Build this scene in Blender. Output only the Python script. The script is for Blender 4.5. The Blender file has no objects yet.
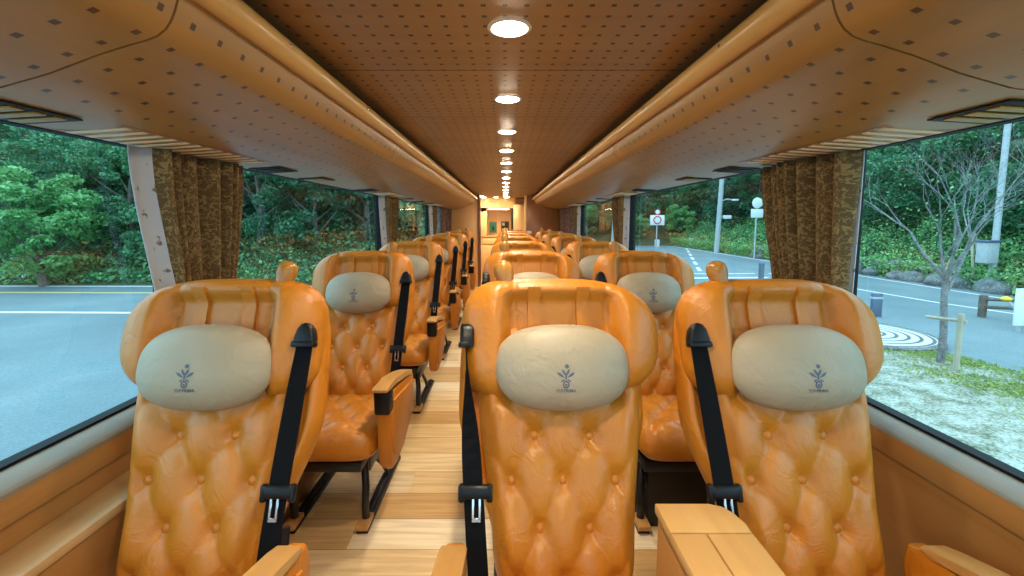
import bpy, bmesh, math, random
import numpy as np
from mathutils import Vector, Matrix

random.seed(7)
rng = np.random.default_rng(11)
PI = math.pi
SC = bpy.context.scene
COL = SC.collection

# ------------------------------------------------------------------ helpers
def link(o, parent=None):
    COL.objects.link(o)
    if parent is not None:
        o.parent = parent
    return o

def mesh_obj(name, verts, faces, mat, parent=None, smooth=True, uvs=None, recalc=True):
    me = bpy.data.meshes.new(name)
    me.from_pydata([tuple(map(float, v)) for v in verts], [], [tuple(map(int, f)) for f in faces])
    if recalc:
        bm = bmesh.new(); bm.from_mesh(me)
        bmesh.ops.recalc_face_normals(bm, faces=bm.faces)
        bm.to_mesh(me); bm.free()
    if uvs is not None:
        ul = me.uv_layers.new(name='UVMap')
        for l in me.loops:
            ul.data[l.index].uv = uvs[l.vertex_index]
    if smooth:
        me.polygons.foreach_set('use_smooth', [True] * len(me.polygons))
    if mat is not None:
        me.materials.append(mat)
    me.update()
    return link(bpy.data.objects.new(name, me), parent)

def bm_obj(name, bm, mat, parent=None, smooth=True, angle=40):
    bmesh.ops.recalc_face_normals(bm, faces=bm.faces)
    me = bpy.data.meshes.new(name)
    bm.to_mesh(me); bm.free()
    if smooth:
        me.polygons.foreach_set('use_smooth', [True] * len(me.polygons))
        me.set_sharp_from_angle(angle=math.radians(angle))
    if mat is not None:
        me.materials.append(mat)
    return link(bpy.data.objects.new(name, me), parent)

def add_box(bm, lo, hi, bevel=0.0, seg=2, M=None):
    r = bmesh.ops.create_cube(bm, size=1.0)
    vs = r['verts']
    c = [(a + b) / 2 for a, b in zip(lo, hi)]; d = [abs(b - a) for a, b in zip(lo, hi)]
    for v in vs:
        v.co = Vector((c[0] + v.co.x * d[0], c[1] + v.co.y * d[1], c[2] + v.co.z * d[2]))
    if bevel > 0:
        es = list({e for v in vs for e in v.link_edges})
        r2 = bmesh.ops.bevel(bm, geom=es, offset=bevel, segments=seg, profile=0.5, affect='EDGES')
        vs = list({v for f in r2['faces'] for v in f.verts} | {v for v in vs if v.is_valid})
    if M is not None:
        for v in vs:
            v.co = M @ v.co
    return vs

def box(name, lo, hi, mat, parent=None, bevel=0.003, seg=2, M=None):
    bm = bmesh.new(); add_box(bm, lo, hi, bevel, seg, M)
    return bm_obj(name, bm, mat, parent)

def add_prism(bm, poly, axis, a, b, bevel=0.0, seg=2):
    """poly: 2-D outline; extruded along axis from a to b."""
    def P(p, t):
        if axis == 'x': return (t, p[0], p[1])
        if axis == 'y': return (p[0], t, p[1])
        return (p[0], p[1], t)
    lo = [bm.verts.new(P(p, a)) for p in poly]; hi = [bm.verts.new(P(p, b)) for p in poly]
    n = len(poly)
    f1 = bm.faces.new(lo); f2 = bm.faces.new(hi[::-1])
    fs = [f1, f2]
    for i in range(n):
        fs.append(bm.faces.new((lo[i], lo[(i + 1) % n], hi[(i + 1) % n], hi[i])))
    if bevel > 0:
        es = list(set(list(f1.edges) + list(f2.edges)))
        bmesh.ops.bevel(bm, geom=es, offset=bevel, segments=seg, profile=0.5, affect='EDGES')

def prism(name, poly, axis, a, b, mat, parent=None, bevel=0.003, seg=2):
    bm = bmesh.new(); add_prism(bm, poly, axis, a, b, bevel, seg)
    return bm_obj(name, bm, mat, parent)

def tube_geo(path, radii, n=10, cap=True):
    path = [Vector(p) for p in path]
    if not hasattr(radii, '__len__'): radii = [radii] * len(path)
    V, F = [], []
    prev = None
    for i, p in enumerate(path):
        t = (path[min(i + 1, len(path) - 1)] - path[max(i - 1, 0)]).normalized()
        if prev is None:
            a = Vector((0, 0, 1)) if abs(t.z) < .9 else Vector((1, 0, 0))
            u = t.cross(a).normalized()
        else:
            u = (prev - t * prev.dot(t)).normalized()
        prev = u
        w = t.cross(u)
        for k in range(n):
            an = 2 * PI * k / n
            V.append(p + (u * math.cos(an) + w * math.sin(an)) * radii[i])
    for i in range(len(path) - 1):
        for k in range(n):
            F.append((i * n + k, i * n + (k + 1) % n, (i + 1) * n + (k + 1) % n, (i + 1) * n + k))
    if cap:
        F.append(tuple(range(n))[::-1]); m = (len(path) - 1) * n
        F.append(tuple(range(m, m + n)))
    return V, F

def tube(name, path, radii, mat, parent=None, n=10):
    V, F = tube_geo(path, radii, n)
    bm = bmesh.new()
    vs = [bm.verts.new(v) for v in V]
    for f in F: bm.faces.new([vs[i] for i in f])
    return bm_obj(name, bm, mat, parent, angle=50)

def add_tube(bm, path, radii, n=8):
    V, F = tube_geo(path, radii, n)
    vs = [bm.verts.new(v) for v in V]
    for f in F: bm.faces.new([vs[i] for i in f])

def lathe_geo(prof, n=20, M=None, ring=False):
    V, F = [], []
    for r, z in prof:
        for k in range(n):
            a = 2 * PI * k / n
            v = Vector((r * math.cos(a), r * math.sin(a), z))
            V.append(M @ v if M is not None else v)
    for i in range(len(prof) - 1):
        for k in range(n):
            F.append((i * n + k, i * n + (k + 1) % n, (i + 1) * n + (k + 1) % n, (i + 1) * n + k))
    m = (len(prof) - 1) * n
    if ring:
        for k in range(n): F.append((m + k, m + (k + 1) % n, (k + 1) % n, k))
    else:
        F.append(tuple(range(n))[::-1]); F.append(tuple(range(m, m + n)))
    return V, F

def lathe(name, prof, mat, parent=None, n=20, M=None, angle=50, ring=False):
    V, F = lathe_geo(prof, n, M, ring)
    bm = bmesh.new(); vs = [bm.verts.new(v) for v in V]
    for f in F: bm.faces.new([vs[i] for i in f])
    return bm_obj(name, bm, mat, parent, angle=angle)

def thing(name, label, cat, loc=(0, 0, 0), group=None, rotz=0.0):
    o = bpy.data.objects.new(name, None); link(o)
    o.location = loc; o.rotation_euler = (0, 0, rotz)
    o.empty_display_size = .1
    return tag(o, label, cat, group)

def tag(o, label, cat, group=None, kind=None):
    o['label'] = label; o['category'] = cat
    if group: o['group'] = group
    if kind: o['kind'] = kind
    return o

def struct(o, label=None, cat=None):
    o['kind'] = 'structure'
    if label: o['label'] = label
    if cat: o['category'] = cat
    return o

def copy_tree(o, parent=None):
    kids = list(o.children)
    c = o.copy(); COL.objects.link(c)
    if parent is not None: c.parent = parent
    for k in kids: copy_tree(k, c)
    return c

def superpad(hw, hh, F, B, n=4.0, N=(40, 40), p=4.0, wf=None, n_left=None):
    """A closed upholstered pad: rounded outline in x/z, front bulge F(x,z) toward -y, back bulge B(x,z) toward +y."""
    nx, nz = N
    S = np.sin(np.linspace(-PI / 2, PI / 2, nx + 1) * .985) / math.sin(PI / 2 * .985)
    T = np.sin(np.linspace(-PI / 2, PI / 2, nz + 1) * .985) / math.sin(PI / 2 * .985)
    V, F_, idx = [], [], {}
    def pos(s, t):
        r = max(abs(s), abs(t))
        if r < 1e-9: return 0, 0, 0
        c, d = abs(s) / r, abs(t) / r
        l = math.hypot(c, d); c /= l; d /= l
        m = n_left if (n_left and s < 0) else n
        k = (c ** m + d ** m) ** (-1 / m) * max(c, d)
        return s * k, t * k, r
    for side in (0, 1):
        for j, t in enumerate(T):
            for i, s in enumerate(S):
                border = i in (0, nx) or j in (0, nz)
                if side == 1 and border:
                    idx[(1, i, j)] = idx[(0, i, j)]; continue
                a, b, r = pos(s, t)
                x, z = a * hw, b * hh
                e = max(0.0, 1 - r ** p) ** .5
                if side == 0: y = -F(x, z) * e
                else: y = B(x, z) * e
                xx = x * (wf(z) if wf else 1)
                idx[(side, i, j)] = len(V); V.append((xx, y, z))
    for side in (0, 1):
        for j in range(nz):
            for i in range(nx):
                q = [idx[(side, i, j)], idx[(side, i + 1, j)], idx[(side, i + 1, j + 1)], idx[(side, i, j + 1)]]
                if side: q = q[::-1]
                if len(set(q)) >= 3: F_.append(q)
    return V, F_

def sstep(a, b, x):
    t = min(1, max(0, (x - a) / (b - a))); return t * t * (3 - 2 * t)

# ------------------------------------------------------------------ materials
def nt(name):
    m = bpy.data.materials.new(name); m.use_nodes = True
    t = m.node_tree; b = t.nodes['Principled BSDF']
    return m, t, b

def N_(t, ty, **kw):
    n = t.nodes.new(ty)
    for k, v in kw.items():
        if k in n.inputs: n.inputs[k].default_value = v
        else: setattr(n, k, v)
    return n

def ramp(t, stops):
    r = t.nodes.new('ShaderNodeValToRGB')
    e = r.color_ramp.elements
    while len(e) < len(stops): e.new(.5)
    for q, (p, c) in zip(e, stops):
        q.position = p; q.color = (*c, 1)
    return r

def lin(r, g, b):
    f = lambda c: (c / 255 / 12.92) if c <= 10 else ((c / 255 + .055) / 1.055) ** 2.4
    return (f(r), f(g), f(b))

def plain(name, col, rough=.5, metal=0, spec=.5, bump=None):
    m, t, b = nt(name)
    b.inputs['Base Color'].default_value = (*col, 1)
    b.inputs['Roughness'].default_value = rough; b.inputs['Metallic'].default_value = metal
    b.inputs['Specular IOR Level'].default_value = spec
    tc = N_(t, 'ShaderNodeTexCoord')
    nz = N_(t, 'ShaderNodeTexNoise', Scale=bump[0] if bump else 30.0, Detail=3.0)
    t.links.new(tc.outputs['Object'], nz.inputs['Vector'])
    mx = N_(t, 'ShaderNodeMixRGB', blend_type='MULTIPLY'); mx.inputs[0].default_value = .18
    mx.inputs[1].default_value = (*col, 1)
    t.links.new(nz.outputs['Fac'], mx.inputs[2]); t.links.new(mx.outputs[0], b.inputs['Base Color'])
    if bump:
        bp = N_(t, 'ShaderNodeBump', Strength=bump[1], Distance=bump[2])
        t.links.new(nz.outputs['Fac'], bp.inputs['Height']); t.links.new(bp.outputs[0], b.inputs['Normal'])
    return m

def leather(name, c1, c2, rough=.38):
    m, t, b = nt(name)
    tc = N_(t, 'ShaderNodeTexCoord')
    n1 = N_(t, 'ShaderNodeTexNoise', Scale=5.0, Detail=4.0)
    n2 = N_(t, 'ShaderNodeTexVoronoi', Scale=420.0)
    n3 = N_(t, 'ShaderNodeTexNoise', Scale=16.0, Detail=3.0, Distortion=1.6)
    for n in (n1, n2, n3): t.links.new(tc.outputs['Object'], n.inputs['Vector'])
    r = ramp(t, [(.3, c1), (.7, c2)]); t.links.new(n1.outputs['Fac'], r.inputs[0])
    t.links.new(r.outputs[0], b.inputs['Base Color'])
    b1 = N_(t, 'ShaderNodeBump', Strength=.25, Distance=.0006); t.links.new(n2.outputs['Distance'], b1.inputs['Height'])
    b2 = N_(t, 'ShaderNodeBump', Strength=.6, Distance=.005); t.links.new(n3.outputs['Fac'], b2.inputs['Height'])
    t.links.new(b1.outputs[0], b2.inputs['Normal']); t.links.new(b2.outputs[0], b.inputs['Normal'])
    b.inputs['Roughness'].default_value = rough
    b.inputs['Specular IOR Level'].default_value = .5
    return m

def wood(name, c1, c2, axis='y', scale=1.0, rough=.35, dots=None, seams=None):
    """grain stretched along axis. dots=(period_u, period_v, off_u, off_v, half, umin, umax, dotcolor) in UV or object XY"""
    m, t, b = nt(name)
    tc = N_(t, 'ShaderNodeTexCoord')
    mp = N_(t, 'ShaderNodeMapping')
    s = {'x': (1.2, 22, 22), 'y': (22, 1.2, 22), 'z': (22, 22, 1.2)}[axis]
    mp.inputs['Scale'].default_value = tuple(v * scale for v in s)
    t.links.new(tc.outputs['Object'], mp.inputs['Vector'])
    n1 = N_(t, 'ShaderNodeTexNoise', Scale=1.0, Detail=5.0, Roughness=.6, Distortion=.4)
    t.links.new(mp.outputs[0], n1.inputs['Vector'])
    n2 = N_(t, 'ShaderNodeTexNoise', Scale=1.7, Detail=2.0)
    t.links.new(tc.outputs['Object'], n2.inputs['Vector'])
    ad = N_(t, 'ShaderNodeMath', operation='ADD'); t.links.new(n1.outputs['Fac'], ad.inputs[0])
    t.links.new(n2.outputs['Fac'], ad.inputs[1])
    hf = N_(t, 'ShaderNodeMath', operation='MULTIPLY'); hf.inputs[1].default_value = .5
    t.links.new(ad.outputs[0], hf.inputs[0])
    r = ramp(t, [(.32, c1), (.68, c2)]); t.links.new(hf.outputs[0], r.inputs[0])
    out = r.outputs[0]
    if dots:
        pu, pv, ou, ov, half, umin, umax, dc, src = dots
        sp = N_(t, 'ShaderNodeSeparateXYZ'); t.links.new(tc.outputs[src], sp.inputs[0])
        def near(o, per, off, hv):
            a = N_(t, 'ShaderNodeMath', operation='SUBTRACT'); t.links.new(o, a.inputs[0]); a.inputs[1].default_value = off - per / 2
            w = N_(t, 'ShaderNodeMath', operation='FLOORED_MODULO'); t.links.new(a.outputs[0], w.inputs[0]); w.inputs[1].default_value = per
            c = N_(t, 'ShaderNodeMath', operation='COMPARE'); t.links.new(w.outputs[0], c.inputs[0]); c.inputs[1].default_value = per / 2; c.inputs[2].default_value = hv
            return c.outputs[0]
        a = near(sp.outputs[0], pu, ou, half); c = near(sp.outputs[1], pv, ov, half)
        ml = N_(t, 'ShaderNodeMath', operation='MULTIPLY'); t.links.new(a, ml.inputs[0]); t.links.new(c, ml.inputs[1])
        rg = N_(t, 'ShaderNodeMath', operation='COMPARE'); t.links.new(sp.outputs[0], rg.inputs[0])
        rg.inputs[1].default_value = (umin + umax) / 2; rg.inputs[2].default_value = (umax - umin) / 2
        m2 = N_(t, 'ShaderNodeMath', operation='MULTIPLY'); t.links.new(ml.outputs[0], m2.inputs[0]); t.links.new(rg.outputs[0], m2.inputs[1])
        mx = N_(t, 'ShaderNodeMixRGB'); t.links.new(m2.outputs[0], mx.inputs[0]); t.links.new(out, mx.inputs[1]); mx.inputs[2].default_value = (*dc, 1)
        out = mx.outputs[0]
        if seams:
            q = near(sp.outputs[1], seams[0], seams[1], seams[2])
            mz = N_(t, 'ShaderNodeMixRGB'); t.links.new(q, mz.inputs[0]); t.links.new(out, mz.inputs[1]); mz.inputs[2].default_value = (.02, .009, .004, 1)
            out = mz.outputs[0]
    t.links.new(out, b.inputs['Base Color'])
    b.inputs['Roughness'].default_value = rough
    b.inputs['Specular IOR Level'].default_value = .4
    return m

def planks(name):
    m, t, b = nt(name)
    tc = N_(t, 'ShaderNodeTexCoord'); sp = N_(t, 'ShaderNodeSeparateXYZ'); t.links.new(tc.outputs['Object'], sp.inputs[0])
    dv = N_(t, 'ShaderNodeMath', operation='DIVIDE'); t.links.new(sp.outputs[1], dv.inputs[0]); dv.inputs[1].default_value = .187
    fl = N_(t, 'ShaderNodeMath', operation='FLOOR'); t.links.new(dv.outputs[0], fl.inputs[0])
    # board ends: shift each row, boards 1.3 m long
    wn0 = N_(t, 'ShaderNodeTexWhiteNoise', noise_dimensions='1D'); t.links.new(fl.outputs[0], wn0.inputs['W'])
    xs = N_(t, 'ShaderNodeMath', operation='MULTIPLY_ADD'); t.links.new(sp.outputs[0], xs.inputs[0]); xs.inputs[1].default_value = 1 / 1.3
    t.links.new(wn0.outputs['Value'], xs.inputs[2])
    fx = N_(t, 'ShaderNodeMath', operation='FLOOR'); t.links.new(xs.outputs[0], fx.inputs[0])
    cb = N_(t, 'ShaderNodeCombineXYZ'); t.links.new(fl.outputs[0], cb.inputs[0]); t.links.new(fx.outputs[0], cb.inputs[1])
    wn = N_(t, 'ShaderNodeTexWhiteNoise', noise_dimensions='3D'); t.links.new(cb.outputs[0], wn.inputs['Vector'])
    r = ramp(t, [(0, lin(192, 146, 84)), (.3, lin(214, 174, 118)), (.6, lin(232, 200, 150)), (.85, lin(248, 232, 200)), (1, lin(200, 156, 92))])
    t.links.new(wn.outputs['Value'], r.inputs[0])
    mp = N_(t, 'ShaderNodeMapping'); mp.inputs['Scale'].default_value = (1.6, 26, 1)
    ad = N_(t, 'ShaderNodeVectorMath', operation='ADD'); t.links.new(tc.outputs['Object'], ad.inputs[0]); t.links.new(wn.outputs['Color'], ad.inputs[1])
    t.links.new(ad.outputs[0], mp.inputs['Vector'])
    n1 = N_(t, 'ShaderNodeTexNoise', Scale=1.5, Detail=5.0, Distortion=.8); t.links.new(mp.outputs[0], n1.inputs['Vector'])
    g = ramp(t, [(.3, (.68, .6, .52)), (.62, (1, 1, 1))]); t.links.new(n1.outputs['Fac'], g.inputs[0])
    mx = N_(t, 'ShaderNodeMixRGB', blend_type='MULTIPLY'); mx.inputs[0].default_value = .75
    t.links.new(r.outputs[0], mx.inputs[1]); t.links.new(g.outputs[0], mx.inputs[2])
    fr = N_(t, 'ShaderNodeMath', operation='FRACT'); t.links.new(dv.outputs[0], fr.inputs[0])
    cm = N_(t, 'ShaderNodeMath', operation='LESS_THAN'); t.links.new(fr.outputs[0], cm.inputs[0]); cm.inputs[1].default_value = .014
    m3 = N_(t, 'ShaderNodeMixRGB'); t.links.new(cm.outputs[0], m3.inputs[0]); t.links.new(mx.outputs[0], m3.inputs[1]); m3.inputs[2].default_value = (.16, .09, .04, 1)
    t.links.new(m3.outputs[0], b.inputs['Base Color'])
    b.inputs['Roughness'].default_value = .33
    return m

def speckle(name, stops, scale, rough=.8, scale2=None, bump=.3, dist=.01):
    m, t, b = nt(name)
    tc = N_(t, 'ShaderNodeTexCoord')
    n = N_(t, 'ShaderNodeTexNoise', Scale=scale, Detail=6.0, Roughness=.65); t.links.new(tc.outputs['Object'], n.inputs['Vector'])
    fac = n.outputs['Fac']
    if scale2:
        n2 = N_(t, 'ShaderNodeTexNoise', Scale=scale2, Detail=3.0); t.links.new(tc.outputs['Object'], n2.inputs['Vector'])
        av = N_(t, 'ShaderNodeMixRGB'); av.inputs[0].default_value = .45
        t.links.new(n.outputs['Fac'], av.inputs[1]); t.links.new(n2.outputs['Fac'], av.inputs[2]); fac = av.outputs[0]
    r = ramp(t, stops); t.links.new(fac, r.inputs[0]); t.links.new(r.outputs[0], b.inputs['Base Color'])
    bp = N_(t, 'ShaderNodeBump', Strength=bump, Distance=dist); t.links.new(fac, bp.inputs['Height']); t.links.new(bp.outputs[0], b.inputs['Normal'])
    b.inputs['Roughness'].default_value = rough; b.inputs['Specular IOR Level'].default_value = .3
    return m

def leafmat(name, stops, rough=.45):
    m, t, b = nt(name)
    g = N_(t, 'ShaderNodeNewGeometry'); oi = N_(t, 'ShaderNodeObjectInfo')
    mx = N_(t, 'ShaderNodeMixRGB'); mx.inputs[0].default_value = .4
    t.links.new(g.outputs['Random Per Island'], mx.inputs[1]); t.links.new(oi.outputs['Random'], mx.inputs[2])
    r = ramp(t, stops); t.links.new(mx.outputs[0], r.inputs[0])
    t.links.new(r.outputs[0], b.inputs['Base Color'])
    b.inputs['Roughness'].default_value = rough
    tr = N_(t, 'ShaderNodeBsdfTranslucent'); t.links.new(r.outputs[0], tr.inputs['Color'])
    ms = N_(t, 'ShaderNodeMixShader'); ms.inputs[0].default_value = .3
    t.links.new(b.outputs[0], ms.inputs[1]); t.links.new(tr.outputs[0], ms.inputs[2])
    t.links.new(ms.outputs[0], t.nodes['Material Output'].inputs['Surface'])
    return m

def damask(name, ca, cb_, scale, rough=.75, thr=.5):
    m, t, b = nt(name)
    tc = N_(t, 'ShaderNodeTexCoord')
    n0 = N_(t, 'ShaderNodeTexNoise', Scale=scale * .8, Detail=1.0)
    t.links.new(tc.outputs['UV'], n0.inputs['Vector'])
    ad = N_(t, 'ShaderNodeMixRGB', blend_type='ADD'); ad.inputs[0].default_value = .06
    t.links.new(tc.outputs['UV'], ad.inputs[1]); t.links.new(n0.outputs['Color'], ad.inputs[2])
    v = N_(t, 'ShaderNodeTexVoronoi', Scale=scale); t.links.new(ad.outputs[0], v.inputs['Vector'])
    v2 = N_(t, 'ShaderNodeTexVoronoi', Scale=scale * 2.3, feature='DISTANCE_TO_EDGE'); t.links.new(ad.outputs[0], v2.inputs['Vector'])
    sb = N_(t, 'ShaderNodeMath', operation='SUBTRACT'); t.links.new(v.outputs['Distance'], sb.inputs[0]); t.links.new(v2.outputs['Distance'], sb.inputs[1])
    r = ramp(t, [(thr - .12, ca), (thr + .1, cb_)]); t.links.new(sb.outputs[0], r.inputs[0])
    t.links.new(r.outputs[0], b.inputs['Base Color'])
    b.inputs['Roughness'].default_value = rough; b.inputs['Specular IOR Level'].default_value = .2
    b.inputs['Sheen Weight'].default_value = .15
    return m

def glassmat():
    m, t, b = nt('window_glass')
    t.nodes.remove(b)
    tr = N_(t, 'ShaderNodeBsdfTransparent'); tr.inputs[0].default_value = (.94, .975, .985, 1)
    gl = N_(t, 'ShaderNodeBsdfGlossy'); gl.inputs['Roughness'].default_value = .02
    lw = N_(t, 'ShaderNodeLayerWeight'); lw.inputs['Blend'].default_value = .5
    pw = N_(t, 'ShaderNodeMath', operation='POWER'); t.links.new(lw.outputs['Facing'], pw.inputs[0]); pw.inputs[1].default_value = 5.0
    fr = N_(t, 'ShaderNodeMath', operation='MULTIPLY_ADD'); t.links.new(pw.outputs[0], fr.inputs[0]); fr.inputs[1].default_value = .7; fr.inputs[2].default_value = .045
    ms = N_(t, 'ShaderNodeMixShader')
    t.links.new(fr.outputs[0], ms.inputs[0]); t.links.new(tr.outputs[0], ms.inputs[1]); t.links.new(gl.outputs[0], ms.inputs[2])
    t.links.new(ms.outputs[0], t.nodes['Material Output'].inputs['Surface'])
    return m

def emit(name, col, s):
    m, t, b = nt(name)
    b.inputs['Emission Color'].default_value = (*col, 1); b.inputs['Emission Strength'].default_value = s
    b.inputs['Base Color'].default_value = (.8, .8, .8, 1)
    return m

LEATHER = leather('tan_leather', lin(186, 110, 24), lin(198, 122, 34), .40)
LEATHER_EDGE = leather('tan_leather_bolster', lin(189, 109, 18), lin(198, 119, 27), .42)
PILLOW = leather('beige_leather', lin(156, 140, 114), lin(168, 152, 126), .5)
WOODARM = wood('armrest_wood', lin(176, 122, 62), lin(204, 152, 88), 'y', 1.0, .35)
KNOBWOOD = wood('knob_wood', lin(158, 104, 40), lin(180, 124, 56), 'z', 1.0, .25)
PANELWOOD = wood('panel_wood', lin(150, 98, 48), lin(180, 124, 66), 'y', .7, .35)
LEDGEWOOD = wood('ledge_wood', lin(176, 134, 84), lin(204, 164, 112), 'y', .8, .35)
RAILWOOD = wood('rail_wood', lin(206, 164, 96), lin(222, 182, 114), 'y', .6, .25)
SLOTWOOD = wood('lit_slot_wood', lin(250, 226, 180), lin(254, 238, 200), 'x', 1.0, .5)  # pale tone carries the light showing inside the grille slots
REARWOOD = wood('rear_wood', lin(228, 178, 116), lin(242, 200, 142), 'z', .6, .3)
DARKREAR = wood('rear_wood_dark', lin(130, 86, 50), lin(164, 114, 70), 'z', .4, .25)
BLACK = plain('black_plastic', (.006, .006, .007), .4, 0, .3)
WEB = plain('black_webbing', (.004, .004, .005), .8, 0, .12, bump=(600, .4, .001))
CHROME = plain('chrome', (.75, .75, .76), .18, 1)
STEEL = plain('dark_steel', (.05, .05, .055), .4, .8)
POLE = plain('steel_pole', (.35, .3, .25), .25, 1)
RUBBER = plain('black_rubber', (.008, .008, .009), .6, 0, .15)
SILL = plain('sill_metal', lin(142, 128, 110), .45, .1)
EMB = plain('emblem_thread', lin(84, 92, 112), .6)
DARK = plain('dark_recess', (.012, .009, .006), .6)
GOLD = plain('service_strip', lin(190, 140, 50), .35, .4)
DAMASK = damask('curtain_damask', lin(98, 76, 44), lin(150, 122, 76), 60)
LINING, t, b = nt('curtain_lining')
tc = N_(t, 'ShaderNodeTexCoord'); vo = N_(t, 'ShaderNodeTexVoronoi', Scale=14.0); t.links.new(tc.outputs['UV'], vo.inputs['Vector'])
nz = N_(t, 'ShaderNodeTexNoise', Scale=70.0, Detail=2.0); t.links.new(tc.outputs['UV'], nz.inputs['Vector'])
mu = N_(t, 'ShaderNodeMath', operation='MULTIPLY_ADD'); t.links.new(nz.outputs['Fac'], mu.inputs[0]); mu.inputs[1].default_value = .5; t.links.new(vo.outputs['Distance'], mu.inputs[2])
rr = ramp(t, [(.40, lin(118, 98, 84)), (.48, lin(186, 188, 194))]); t.links.new(mu.outputs[0], rr.inputs[0]); t.links.new(rr.outputs[0], b.inputs['Base Color'])
b.inputs['Roughness'].default_value = .8
PURPLE = damask('rear_curtain_cloth', lin(92, 70, 66), lin(124, 98, 92), 20)
GLASS = glassmat()
PLANKS = planks('floor_planks')
LAMP = emit('downlight_lens', (1.0, .86, .62), 175.0)
SMALLLAMP = emit('rear_downlight_lens', (1.0, .80, .50), 180.0)
NICHEFILL = emit('niche_fill_glow', (1.0, .80, .52), 22.0)  # glow of the added niche fill light
LAMPRING = plain('lamp_ring', (.8, .74, .62), .3)
CEIL = wood('ceiling_wood', lin(146, 108, 66), lin(166, 128, 80), 'x', .5, .46,
            dots=(.053, .0563, 0.0, 1.205, .0062, -2, 2, lin(66, 42, 26), 'Object'), seams=(.676, 1.543, .0034))
CEILSHADE = wood('ceiling_side_shaded_wood', lin(70, 46, 26), lin(84, 56, 32), 'y', .5, .4)  # darkened so the wood itself carries the shade beside the racks
RACK = wood('rack_wood', lin(158, 118, 64), lin(178, 138, 80), 'y', .5, .33,
            dots=(.066, .080, .052, .0, .0066, 0.0, .40, lin(92, 66, 40), 'UV'))

# ------------------------------------------------------------------ camera
F_PX = 430.0
PITCH = math.radians(5.0)
EYE = 1.37
cam = bpy.data.cameras.new('camera')
cam.sensor_width = 36.0; cam.lens = F_PX / 1024 * 36
cam.shift_x = .0068; cam.shift_y = -.0290
cam.clip_start = .02; cam.clip_end = 400
co = bpy.data.objects.new('camera', cam); link(co)
co.location = (0, 0, EYE); co.rotation_euler = (PI / 2 - PITCH, 0, 0)
SC.camera = co

# ------------------------------------------------------------------ bus shell
Y0, Y1 = -1.9, 10.6
HW = 1.18
GZ = -1.33           # ground level under the coach
struct(box('floor', (-1.2, Y0, -.06), (1.2, Y1, 0), PLANKS, bevel=0), 'light oak plank floor of the coach aisle', 'floor')

# roof shell: flat centre, coved sides
prof = [(-1.23, 1.625), (-1.13, 1.74), (-.98, 1.83), (-.80, 1.885), (-.72, 1.89)]
prof_in = prof + [(-x, z) for x, z in prof[::-1]]
def shell(name, pts, y0, y1, mat, thick=.04):
    V, F = [], []
    n = len(pts)
    for y in (y0, y1):
        for x, z in pts: V.append((x, y, z))
    for y in (y0, y1):
        for x, z in pts: V.append((x * 1.03, y, z + thick))
    for i in range(n - 1):
        F.append((i, i + 1, n + i + 1, n + i)); F.append((2 * n + i, 3 * n + i, 3 * n + i + 1, 2 * n + i + 1))
        F.append((i, 2 * n + i, 2 * n + i + 1, i + 1)); F.append((n + i, n + i + 1, 3 * n + i + 1, 3 * n + i))
    F.append((0, n, 3 * n, 2 * n)); F.append((n - 1, 3 * n - 1, 4 * n - 1, 2 * n - 1))
    return mesh_obj(name, V, F, mat, smooth=False)
struct(shell('ceiling', [(-.72, 1.89), (.72, 1.89)], Y0, Y1, CEIL), 'wooden ceiling inlaid with small dark squares', 'ceiling')
struct(shell('trim_1', prof, Y0, Y1, CEILSHADE), 'coved roof side behind the luggage rack', 'trim')
struct(shell('trim_2', [(-x, z) for x, z in prof[::-1]], Y0, Y1, CEILSHADE), 'coved roof side behind the luggage rack', 'trim')

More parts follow.
